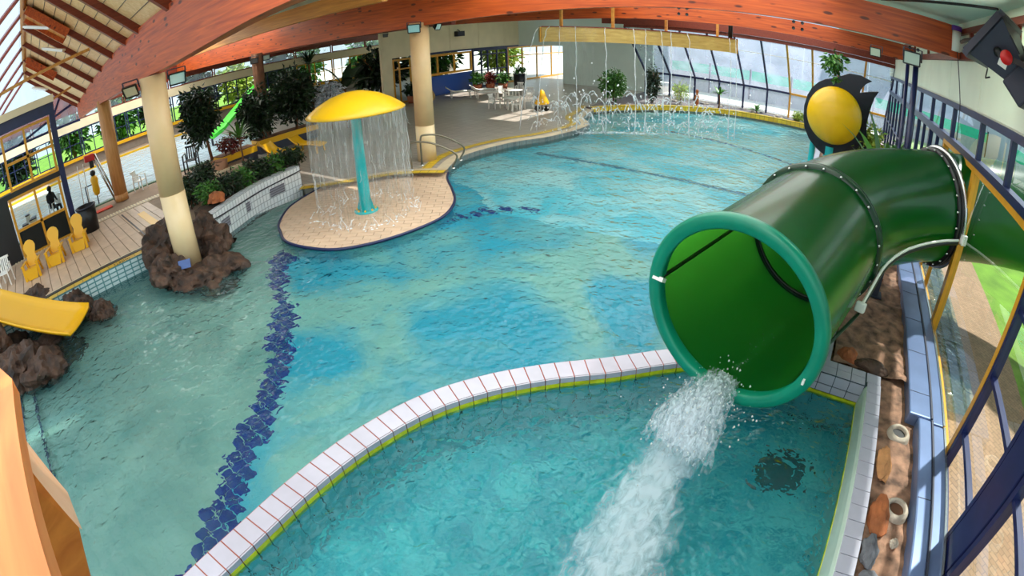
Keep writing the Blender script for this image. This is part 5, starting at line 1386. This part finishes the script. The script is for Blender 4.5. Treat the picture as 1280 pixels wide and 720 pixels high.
MB().span((KX-.5, -4.5, 5.62), (KX+.3, 1.15, 5.9)).build('kiosk_roof', CREAM, t)
MB().span((KX-.14, .88, DL), (KX+.14, 1.12, 5.75)).build('corner_post', NAVY, t)
MB().span((KX-.02, -4.6, DL), (KX+.02, -1.6, 2.85)).build('dark_side_panel', BLACK, t)
MB().span((KX-.02, -4.6, 3.05), (KX+.02, -1.4, 5.2)).build('side_pane', GLASS, t)
# person sitting behind the kiosk glass
def person_sitting(loc, rz):
    t = thing('person', loc, 'seated person in dark clothes seen through the kiosk window', 'person', rz=rz)
    me = bpy.data.meshes.new('body')
    J = {'pel': (0, 0, .48), 'sp': (0, .02, .72), 'ch': (0, .03, .95), 'nk': (0, .0, 1.10), 'hd': (0, -.03, 1.22), 'top': (0, -.03, 1.32),
         'ls': (-.19, .03, 1.02), 'le': (-.25, -.02, .76), 'lh': (-.16, -.26, .68), 'rs': (.19, .03, 1.02), 're': (.25, -.02, .76), 'rh': (.16, -.26, .68),
         'lk': (-.11, -.45, .52), 'la': (-.11, -.44, .10), 'lt': (-.11, -.60, .05), 'rk': (.11, -.45, .52), 'ra': (.11, -.44, .10), 'rt': (.11, -.60, .05), 'lp': (-.1, 0, .47), 'rp': (.1, 0, .47)}
    k = list(J); E_ = [('pel', 'sp'), ('sp', 'ch'), ('ch', 'nk'), ('nk', 'hd'), ('hd', 'top'), ('ch', 'ls'), ('ls', 'le'), ('le', 'lh'), ('ch', 'rs'), ('rs', 're'), ('re', 'rh'), ('pel', 'lp'), ('lp', 'lk'), ('lk', 'la'), ('la', 'lt'), ('pel', 'rp'), ('rp', 'rk'), ('rk', 'ra'), ('ra', 'rt')]
    me.from_pydata([J[a] for a in k], [(k.index(a), k.index(b)) for a, b in E_], [])
    o = bpy.data.objects.new('body', me); COL.objects.link(o); o.parent = t
    R_ = dict(pel=.15, sp=.14, ch=.16, nk=.06, hd=.10, top=.07, ls=.07, le=.05, lh=.035, rs=.07, re=.05, rh=.035, lk=.07, la=.05, lt=.04, rk=.07, ra=.05, rt=.04, lp=.10, rp=.10)
    o.modifiers.new('skin', 'SKIN')
    for i, a in enumerate(k):
        sv = me.skin_vertices[0].data[i]; sv.radius = (R_[a], R_[a]*.85); sv.use_root = a == 'pel'
    s = o.modifiers.new('sub', 'SUBSURF'); s.levels = 2; s.render_levels = 2
    me.materials.append(plain('dark_clothes', (26, 26, 32), .8))
    MB().lathe([(0, .13), (.08, .11), (.115, .03), (.105, -.06), (.08, -.02)], (0, .0, 1.25), 16).build('hair', BLACK, t)
    return t
def plastic_chair(name, mat, label, cat, group):
    t = thing(name, (0, 0, 0), label, cat, group)
    MB().box((0, 0, .43), (.46, .44, .03)).build('seat', mat, t, bevel=.01)
    b = MB(); 
    for k in range(5): b.bar((-.18+k*.09, .21, .45), (-.16+k*.08, .32, .86), .05, .02)
    b.bar((-.23, .33, .86), (.23, .33, .86), .05, .07)
    b.build('backrest', mat, t)
    for sx in (-1, 1):
        MB().bar((sx*.25, -.2, .65), (sx*.25, .26, .67), .05, .025).build('armrest', mat, t)
        MB().bar((sx*.25, -.2, .0), (sx*.24, -.19, .65), .045, .045).build('leg', mat, t)
        MB().bar((sx*.24, .28, .0), (sx*.24, .24, .67), .045, .045).build('leg', mat, t)
    return t
# yellow shell-back deck chairs
def shell_chair(label):
    t = thing('deck_chair', (0, 0, 0), label, 'chair', 'yellow deck chairs by the kiosk')
    prof = [(0, .30), (.17, .30), (.23, .42), (.20, .55), (.17, .66), (.22, .78), (.25, .90), (.20, 1.02), (.10, 1.09), (0, 1.11)]
    vs = []; fs = []
    for s in (1, -1):
        pass
    L = [(-x, z) for x, z in prof[::-1]]+[(x, z) for x, z in prof[1:-1]]
    n = len(L); y = lambda z: .16+(z-.3)*.22
    m = MB(); m.add([(x, y(z), z) for x, z in L]+[(x, y(z)+.03, z) for x, z in L], [tuple(range(n)), tuple(reversed(range(n, 2*n)))]+[(i, n+i, n+(i+1) % n, (i+1) % n) for i in range(n)])
    m.build('backrest', YELLOWP, t)
    m = MB()
    st = [(-.26, -.42, .36), (.26, -.42, .36), (.24, .20, .28), (-.24, .20, .28)]
    m.add(st+[(a, b, c-.04) for a, b, c in st], [(0, 1, 2, 3), (7, 6, 5, 4), (0, 4, 5, 1), (1, 5, 6, 2), (2, 6, 7, 3), (3, 7, 4, 0)]).build('seat', YELLOWP, t)
    m = MB(); m.add([(-.27, -.43, .36), (.27, -.43, .36), (.2, -.46, .02), (-.2, -.46, .02), (-.27, -.40, .36), (.27, -.40, .36), (.2, -.43, .02), (-.2, -.43, .02)], [(0, 3, 2, 1), (4, 5, 6, 7), (0, 4, 7, 3), (1, 2, 6, 5)]).build('front_apron', YELLOWP, t)
    for sx in (-1, 1):
        MB().bar((sx*.30, -.45, .52), (sx*.28, .24, .50), .11, .035).build('armrest', YELLOWP, t)
        MB().bar((sx*.29, -.38, .0), (sx*.29, -.38, .51), .06, .10).build('leg', YELLOWP, t)
        MB().bar((sx*.25, .36, .0), (sx*.25, .12, .46), .06, .10).build('leg', YELLOWP, t)
    return t
c = shell_chair('yellow deck chair nearest the white plastic chair by the kiosk'); c.location = (-17.9, -1.13, DL); c.rotation_euler = (0, 0, 1.35)
dup(c, (-18.1, -.14, DL), 1.3, 'yellow deck chair in the middle of the row by the kiosk')
dup(c, (-18.4, .88, DL), 1.3, 'yellow deck chair nearest the black bin by the kiosk')
w1 = plastic_chair('plastic_chair', WHITEP, 'white plastic chair at the kiosk end of the yellow chairs', 'chair', 'white plastic chairs'); w1.location = (-18.6, -2.35, DL); w1.rotation_euler = (0, 0, 1.2)
dup(w1, (-23.7, 4.75, DL), 2.4, 'white plastic chair beside the timber column at the second pool')
dk = plastic_chair('plastic_chair', BLACK, 'black plastic chair in front of the second pool by the dark tree', 'chair', 'dark chairs'); dk.location = (-23.2, 7.3, DL); dk.rotation_euler = (0, 0, 1.0); dk.scale = (1.3, 1.3, 1.3)
pc = dup(w1, (-22.5, .35, 1.15), .4, 'white chair with a seated person behind the kiosk glass')
person_sitting((-22.5, .3, 1.12), PI/2+.6)
o = MB().span((-23.3, -1.6, DL), (-21.6, .85, 1.13)).build('kiosk_platform', plain('platform_grey', (150, 140, 136), .6)); tag(o, 'grey platform inside the glazed kiosk', 'platform')
# crates and boxes behind the kiosk glass
for (y, z, s, mt, lab) in ((-1.15, 1.13, .42, LEAF_RED, 'small dark red box on the kiosk platform'), (-.75, 1.13, .5, CREAM, 'cream box on the kiosk platform beside the red box'), (-.95, 1.13+.42, .3, WHITEP, 'white crate stacked on the kiosk platform boxes')):
    t = thing('storage_box', (-22.0, y, z), lab, 'box', 'boxes in the kiosk'); MB().box((0, 0, s/2), (s, s*.7, s)).build('box_body', mt, t, bevel=.02); MB().box((0, 0, s), (s*1.04, s*.74, .04)).build('box_lid', DARKGREY, t)
# bin by the chairs
def bin_(loc, r, h, label, mat=BLACK):
    t = thing('waste_bin', loc, label, 'bin'); MB().lathe([(0, 0), (r*.85, 0), (r, h), (r*.93, h), (r*.9, h*.9), (0, h*.88)], n=20).build('bin_body', mat, t); MB().lathe([(r*.98, h-.03), (r*1.06, h-.03), (r*1.06, h+.02), (r*.95, h+.02)], n=20).build('bin_rim', DARKGREY, t); return t
bin_((-20.1, 1.55, DL), .42, .95, 'black bin beside the last yellow chair and the navy post')
bin_((-22.8, 31.85, DM), .45, 1.25, 'tall black bin at the back of the deck with plants on top')
# steel ladder / pool lift frame, vest, mat
t = thing('pool_lift', (-23.7, 3.2, DL), 'steel diagonal pool lift frame with a red seat beside the second pool', 'pool lift', world=True)
for dy in (0, .22): MB().tube([(-23.6, 3.35+dy*.6, DL), (-23.8, 2.7+dy*.6, 2.85)], .05, 8).build('steel_mast', STEEL, t)
MB().box((-23.85, 2.55, 2.75), (.35, .5, .28)).build('red_seat', plain('red_plastic', (200, 40, 40), .4), t, bevel=.03); MB().box((-23.85, 2.6, 2.45), (.2, .2, .3)).build('black_motor', BLACK, t)
for dy in (-.3, .0): MB().tube([(-23.9, 2.2+dy, 2.6), (-24.0, 2.1+dy, DL)], .025, 6).build('white_leg', WHITEP, t)
t = thing('life_vest', (-24.3, 2.6, DL), 'yellow life vest hanging on a dark stand by the second pool', 'life vest', world=True)
MB().lathe([(.02, .55), (.14, .6), (.19, .8), (.17, 1.05), (.20, 1.3), (.12, 1.45), (.05, 1.46)], (-24.3, 2.62, DL-.1), 14).build('vest', YELLOWP, t); MB().lathe([(0, 1.72), (.12, 1.68), (.15, 1.55), (.08, 1.45)], (-24.3, 2.62, DL-.1), 12).build('hood', BLACK, t)
MB().tube([(-24.35, 2.6, DL), (-24.35, 2.6, DL+1.3)], .03, 6).tube([(-24.35, 2.1, DL), (-24.35, 2.1, DL+1.0)], .03, 6).bar((-24.35, 2.1, DL+1.0), (-24.35, 2.6, DL+1.0), .05, .05).build('stand', DARKGREY, t)
o = MB().span((-23.1, 2.2, DL), (-22.6, 3.0, DL+.04)).build('rubber_mat', plain('red_mat', (224, 70, 40), .7), bevel=.01); tag(o, 'small red mat on the deck in front of the pool lift', 'mat')
# yellow loungers
def lounger(label):
    t = thing('sun_lounger', (0, 0, 0), label, 'sun lounger', 'yellow sun loungers')
    pts = [(-.95, .72), (-.55, .42), (-.25, .34), (.4, .36), (.9, .30)]
    vs = []
    for x, z in pts: vs += [(x, -.33, z+.05), (x, -.2, z), (x, .2, z), (x, .33, z+.05)]
    o = MB().add(vs, [(i*4+j, i*4+j+1, i*4+j+5, i*4+j+4) for i in range(4) for j in range(3)], True).build('lounger_shell', YELLOWP, t)
    s = o.modifiers.new('thick', 'SOLIDIFY'); s.thickness = .05
    for x, z in ((-.6, .42), (.75, .3)):
        for sy in (-.26, .26): MB().bar((x, sy, 0), (x*.95, sy, z), .06, .06).build('leg', YELLOWP, t)
    return t
l1 = lounger('yellow plastic sun lounger nearer the planter hedge'); l1.location = (-20.3, 10.7, .2); l1.rotation_euler = (0, 0, .3)
dup(l1, (-20.5, 12.2, .2), .3, 'yellow plastic sun lounger nearer the mushroom fountain'); l1.scale = (1.1, 1.1, 1.1)
# yellow/grey planter boxes along the second pool
for (a, b, lab) in (((-22.5, 8.4), (-22.8, 10.4), 'yellow planter box under the dark tree by the second pool'), ((-23.6, 11.0), (-23.7, 14.6), 'long yellow planter box under the tall shrubs')):
    t = thing('planter_box', (a[0], a[1], DM), lab, 'planter', 'yellow planter boxes', world=True)
    MB().bar((a[0], a[1], .75), (b[0], b[1], .75), .9, .28).build('yellow_band', YELLOWP, t); MB().bar((a[0], a[1], .42), (b[0], b[1], .42), .84, .44).build('grey_base', DARKGREY, t); MB().bar((a[0], a[1], .9), (b[0], b[1], .9), .8, .04).build('soil', BARK, t)
t = thing('clay_planter', (-21.6, 8.0, DM), 'pinkish clay planter beside the black chair', 'planter'); MB().lathe([(0, 0), (.45, 0), (.55, .7), (.5, .7), (.47, .6), (0, .6)], n=4).build('pot', plain('pink_clay', (190, 140, 110), .8), t); MB().lathe([(0, .61), (.46, .61)], n=4).build('soil', BARK, t)
# tables, chairs and a parasol-like yellow cover on the back deck
def table(label):
    t = thing('garden_table', (0, 0, 0), label, 'table', 'white garden tables')
    MB().lathe([(0, .72), (.55, .72), (.56, .70), (.55, .68), (0, .68)], n=28).build('table_top', WHITEP, t)
    for k in range(4): MB().bar((.38*math.cos(k*PI/2), .38*math.sin(k*PI/2), 0), (.3*math.cos(k*PI/2), .3*math.sin(k*PI/2), .69), .05, .05).build('leg', WHITEP, t)
    return t
tb = table('round white garden table in the sun patch near the pool edge'); tb.location = (-17.9, 24.2, DM)
dup(tb, (-19.9, 27.2, DM), .3, 'round white garden table farther back near the black bin')
cx = [(-18.9, 23.9, 1.6, 'white garden chair on the shrub side of the nearer table'), (-17.2, 23.6, -.8, 'white garden chair turned away from the nearer table'), (-17.3, 25.0, -2.4, 'white garden chair behind the nearer table'), (-18.6, 25.0, 2.6, 'white garden chair between the two tables'), (-20.9, 27.4, 1.4, 'white garden chair beside the farther table'), (-19.2, 28.0, -2.6, 'white garden chair behind the farther table'), (-21.2, 29.6, .4, 'white garden chair standing alone before the black bin')]
for x, y, r, lab in cx: dup(w1, (x, y, DM), r, lab)
for (x, y, rz, lab) in ((-24.6, 27.2, .9, 'white lounger with a striped towel by the blue panel wall'), (-23.6, 28.6, .9, 'white lounger in the sun by the potted plants'), (-22.4, 27.4, .9, 'white lounger at the edge of the sun patch')):
    L = dup(l1, (x, y, DM), rz, lab); L['group'] = 'white loungers'; L['category'] = 'sun lounger'; L.scale = (1, 1, 1)
    for ch in kids(L):
        ch.data = ch.data.copy(); ch.data.materials[0] = WHITEP
t = thing('yellow_cone', (-16.1, 24.6, DM), 'yellow pointed buggy hood standing on dark wheels by the gold post', 'buggy'); MB().lathe([(0, 1.25), (.12, 1.15), (.42, .45), (.40, .4), (0, .4)], n=20).build('hood', YELLOWP, t)
for k in range(3): MB().lathe([(0, -.04), (.16, -.04), (.16, .04), (0, .04)], (.3*math.cos(k*2.1), .3*math.sin(k*2.1), .16), 16, (math.sin(k*2.1), -math.cos(k*2.1), 0)).build('wheel', BLACK, t)
MB().tube([(0, 0, .2), (0, 0, .45)], .05, 8).build('axle', STEEL, t)
# bright green slide in the shrubs
t = thing('garden_slide', (-27.2, 12.4, DM), 'bright green plastic slide half hidden by the tall shrubs', 'slide', world=True)
pts = [(-26.9, 13.2, 3.2), (-27.1, 12.8, 2.9), (-27.5, 11.9, 2.1), (-27.9, 11.0, 1.3), (-28.2, 10.4, 1.0)]
vs = []
for x, y, z in pts: vs += [(x-.5, y, z+.25), (x-.3, y, z), (x+.3, y, z), (x+.5, y, z+.25)]
o = MB().add(vs, [(i*4+j, i*4+j+1, i*4+j+5, i*4+j+4) for i in range(4) for j in range(3)], True).build('chute', LIMEGREEN, t); o.modifiers.new('thick', 'SOLIDIFY').thickness = .05
for x, y, z in (pts[0], pts[2], pts[4]): MB().bar((x, y, .5), (x, y, z), .1, .1).build('support', DARKGREY, t)
# ------------------------------------------------------------------ plants
rp = random.Random(77)
def bush(name, base, c, rad, n, size, mat, label, cat='shrub', group=None, trunk=.05, narrow=.45, extra=()):
    t = thing(name, base, label, cat, group, world=True)
    m = MB(); leaves(m, c, rad, n, size, rp, .3, .35, narrow)
    for (c2, r2, n2) in extra: leaves(m, c2, r2, n2, size, rp, .3, .35, narrow)
    m.build('foliage', mat, t)
    tr = MB(); tr.tube([Vector(base), Vector(base).lerp(Vector(c), .6)+Vector((.05, .03, 0)), Vector(c)], [trunk, trunk*.8, trunk*.4], 7)
    for k in range(4):
        d = Vector((rp.gauss(0, .5)*rad[0], rp.gauss(0, .5)*rad[1], rp.uniform(0, .6)*rad[2])); tr.tube([Vector(base).lerp(Vector(c), .6), Vector(c)+d], [trunk*.5, trunk*.2], 5)
    tr.build('trunk', BARK, t); return t
bush('weeping_fig', (-22.4, 8.1, .9), (-22.55, 7.85, 3.0), (1.15, 1.1, 1.55), 2600, .26, LEAF_D, 'dense dark weeping fig tree beside the green slide', 'tree', 'indoor trees', .08)
bush('weeping_fig', (-23.4, 11.4, .9), (-23.7, 11.3, 2.2), (1.1, 1.2, 1.5), 2400, .28, LEAF_D, 'wide dark shrub spreading in front of the green slide', 'tree', 'indoor trees', .08)
bush('weeping_fig', (-23.4, 13.4, .9), (-23.6, 13.5, 2.7), (1.4, 1.5, 1.7), 3000, .28, LEAF_D, 'tall dark shrub behind the mushroom fountain', 'tree', 'indoor trees', .08)
bush('flowering_shrub', (-23.0, 15.3, .2), (-22.9, 15.2, 2.2), (.9, 1.2, 1.1), 1300, .22, LEAF_SILVER, 'silvery white-leaved shrub behind the yellow mushroom cap', 'shrub', None, .05)
bush('red_shrub', (-22.2, 9.0, .8), (-22.2, 9.0, 1.4), (.6, .8, .5), 500, .18, LEAF_RED, 'dark red-leaved shrub at the foot of the weeping fig', 'shrub')
def spiky(name, base, h, n, L, wd, mat, label, cat='plant', trunk=.07, spread=1.0, bend=.25, group=None):
    t = thing(name, base, label, cat, group, world=True)
    b = Vector(base)
    if h > .05: MB().tube([b, b+Vector((.04, .02, h*.5)), b+Vector((0, 0, h))], [trunk, trunk*.8, trunk*.7], 8).build('trunk', BARK, t)
    for k in range(n):
        a = k*2.4+rp.uniform(-.3, .3); el = rp.uniform(.15, 1.3)
        d = Vector((math.cos(a)*math.cos(el)*spread, math.sin(a)*math.cos(el)*spread, math.sin(el)))
        m = MB(); blade(m, b+Vector((0, 0, h)), d, L*rp.uniform(.75, 1.2), wd, bend)
        o = m.build('leaf', mat, t)
    return t
spiky('yucca', (-23.2, 14.4, .9), 3.2, 40, 1.0, .09, LEAF_D, 'spiky yucca rising above the tall shrubs', 'plant', .08)
spiky('banana_plant', (-23.3, 16.6, .2), 2.2, 9, 1.9, .62, LEAF_D, 'dark broad-leaved banana plant behind the mushroom cap', 'plant', .10, 1.0, .30)
spiky('palm', (-19.9, 8.55, .52), 1.33, 16, .95, .16, LEAF_M, 'small green palm with a thin trunk behind the planter hedge', 'palm', .05, 1.0, .28)
# hedge plants along the planter
for k in range(9):
    f = k/8; x, y = -15.55-.95*f+.1*math.sin(k), 5.3+3.8*f
    bush('hedge_plant', (x, y, .84), (x, y, 1.22+.06*math.sin(k*2)), (.55, .5, .42), 420, .16, LEAF_D if k % 3 else LEAF_M, 'low dark hedge plant in the white-tiled planter', 'hedge', 'hedge in the planter', .03)
for k in range(7):
    x, y = -16.9-.35*k, 5.0+.25*k
    bush('hedge_plant', (x, y, DL), (x, y, 1.15), (.6, .55, .6), 380, .17, LEAF_D, 'low dark hedge plant on the deck side of the planter', 'hedge', 'hedge behind the planter', .03)
o = rock_mesh((-14.95, 5.3, 1.0), (.32, .3, .28), 41, 3, .3).build('stone', STONE_R); tag(o, 'rounded brown stone among the hedge plants', 'stone')
# plants on the far bank
bush('round_shrub', (-14.1, 29.6, .3), (-14.1, 29.6, 1.5), (1.0, .9, 1.15), 1100, .24, LEAF_M, 'round green shrub behind the waterfall', 'shrub')
bush('column_shrub', (-12.2, 31.6, .3), (-12.2, 31.6, 1.6), (.5, .5, 1.4), 900, .22, LEAF_D, 'narrow dark shrub behind the waterfall', 'shrub')
bush('yellow_grass', (-10.7, 32.7, .3), (-10.7, 32.8, 1.2), (.7, .5, .8), 600, .3, LEAF_Y, 'yellow-green feathery shrub beside the narrow dark shrub', 'shrub', None, .03, .12)
spiky('palm', (-8.35, 33.95, .3), .9, 14, .8, .16, LEAF_M, 'small palm on the far gravel bank', 'palm', .06, 1.0, .3)
spiky('aloe', (-5.9, 34.8, .28), .15, 26, .7, .10, LEAF_M, 'low bushy palm at the foot of the far glass wall', 'plant', .06, 1.1, .3)
bush('low_shrub', (-3.0, 35.2, .28), (-3.0, 35.2, .65), (.55, .4, .4), 350, .18, LEAF_Y, 'low brownish shrub beside the fish sculpture', 'shrub')
t = thing('bank_statue', (-9.75, 33.4, .28), 'small brown statuette standing on the far bank', 'statue'); MB().lathe([(0, 0), (.16, 0), (.14, .3), (.18, .55), (.10, .75), (.06, .8), (.11, .95), (.09, 1.08), (0, 1.12)], n=14).build('figure', STONE_R, t); MB().box((0, 0, .03), (.4, .4, .06)).build('plinth', CONCRETE, t)
for k in range(60):
    x = rp.uniform(-12.3, 2.0); y = 34.35+rp.random()*1.2 if x > -7 else 34.35+rp.random()*1.2
    if x < -8.5: y = 32.4+(x+12.3)*.45+1.0+rp.random()*.8
    r = rp.uniform(.07, .16); o = rock_mesh((x, y, .30), (r, r, r*.7), k+60, 1, .3).build('bank_pebble', STONE_B if k % 2 else CONCRETE); tag(o, 'rounded grey pebble on the far gravel bank', 'stone', 'pebbles on the far bank')
# shrubs between the fish and the window wall
bush('laurel_shrub', (1.2, 20.8, .2), (1.2, 20.8, 1.7), (.85, .8, 1.35), 1500, .24, LEAF_Y, 'bright yellow-green shrub between the fish and the window wall', 'shrub')
bush('laurel_shrub', (2.1, 18.6, .2), (2.1, 18.6, 1.6), (.6, .7, 1.2), 900, .24, LEAF_M, 'mid-green shrub behind the lamp post', 'shrub')
spiky('agave', (1.5, 15.2, .2), 1.4, 14, 2.0, .26, LEAF_M, 'large arching sword-leaved plant behind the tube slide', 'plant', .12, .8, .18)
# potted plants by the blue panel wall
for (x, y, mt, lab) in ((-25.8, 30.6, LEAF_M, 'green potted plant at the end of the blue panel wall'), (-25.2, 31.4, LEAF_RED, 'red potted plant beside the glazed screen'), (-24.3, 31.8, LEAF_M, 'low green potted plant before the glazed screen'), (-26.2, 24.2, LEAF_D, 'dark potted plant beside the narrow gold door')):
    t = thing('potted_plant', (x, y, DM), lab, 'potted plant', 'potted plants by the blue wall')
    MB().lathe([(0, 0), (.3, 0), (.38, .5), (.34, .5), (0, .46)], n=18).build('pot', plain('terracotta', (160, 90, 60), .8) if 'terracotta' not in MATS else MATS['terracotta'], t)
    m = MB(); leaves(m, (0, 0, .95), (.6, .6, .55), 320, .26, rp, .2, .2, .5); m.build('foliage', mt, t)
m = MB(); leaves(m, (-22.8, 31.85, 1.75), (.5, .5, .4), 220, .22, rp, .2, .2); o = m.build('bin_plant', LEAF_M); tag(o, 'leafy green plant growing above the tall black bin', 'plant')
t = thing('clay_urn', (-24.6, 23.9, DM), 'round straw-coloured urn on the deck beside the column', 'urn'); MB().lathe([(0, 0), (.35, .02), (.6, .35), (.62, .6), (.45, .95), (.3, 1.02), (.26, .98), (0, .9)], n=24).build('urn_body', plain('straw', (176, 140, 80), .8, var=.2, vscale=8), t); MB().lathe([(.3, 1.0), (.36, 1.04), (.3, 1.08)], (0, 0, 0), 24).build('urn_rim', BARK, t)
# garden trees outside the windows
def tree(base, h, r, mat, label, n=900, size=.7):
    bush('garden_tree', base, (base[0], base[1], base[2]+h), r, n, size, mat, label, 'tree', 'garden trees outside', .22)
tree((-49, -2, -.1), 3.0, (2.3, 2.3, 2.8), LEAF_D, 'dark garden tree outside behind the kiosk', 1400)
tree((-51, 9, -.1), 3.2, (2.3, 2.3, 3.0), LEAF_M, 'bushy garden tree outside behind the timber column', 1400)
tree((-51, 18, -.1), 3.0, (2.3, 2.3, 3.0), LEAF_D, 'bushy dark garden tree outside behind the green slide', 1400)
tree((-50, 27, -.1), 3.0, (2.3, 2.3, 3.0), LEAF_D, 'dark garden tree outside behind the yucca', 1400)
tree((-50, 39, -.1), 3.0, (2.3, 2.3, 3.0), LEAF_M, 'wide garden tree outside the far corner window', 1400)
tree((-34, 28, -.1), 2.4, (2.0, 3.0, 2.2), LEAF_D, 'dark garden tree outside behind the blue panel wall')
tree((-50, 4, -.1), 3.2, (2.3, 2.3, 2.6), LEAF_M, 'mid-green garden tree outside the second pool windows')
tree((-52, 13, -.1), 3.4, (2.3, 2.3, 3.0), LEAF_D, 'dark garden tree outside the second pool windows')
tree((-50, 22, -.1), 3.0, (2.3, 2.3, 2.6), LEAF_Y, 'light green garden tree outside beyond the shrubs')
tree((-52, 32, -.1), 3.4, (2.3, 2.3, 3.0), LEAF_M, 'mid-green garden tree outside beyond the cream pier')
tree((-34, 34, -.1), 2.6, (2.0, 4.0, 2.2), LEAF_M, 'garden tree seen through the wide gold window')
tree((-33, 43, -.1), 2.6, (2.0, 3.0, 2.2), LEAF_Y, 'pale garden tree seen through the dark-framed screen')
tree((9.5, 12.5, -.1), 2.6, (1.2, 1.2, 1.5), LEAF_M, 'small garden tree on the lawn outside the clerestory', 600, .4)
tree((11.0, 24, -.1), 2.4, (1.4, 2.0, 1.6), LEAF_Y, 'light garden tree on the lawn near the far corner', 600, .4)
tree((-18.5, 43, -.1), 2.2, (2.4, 1.5, 2.0), LEAF_M, 'garden tree outside behind the grey-green wall', 600, .5)
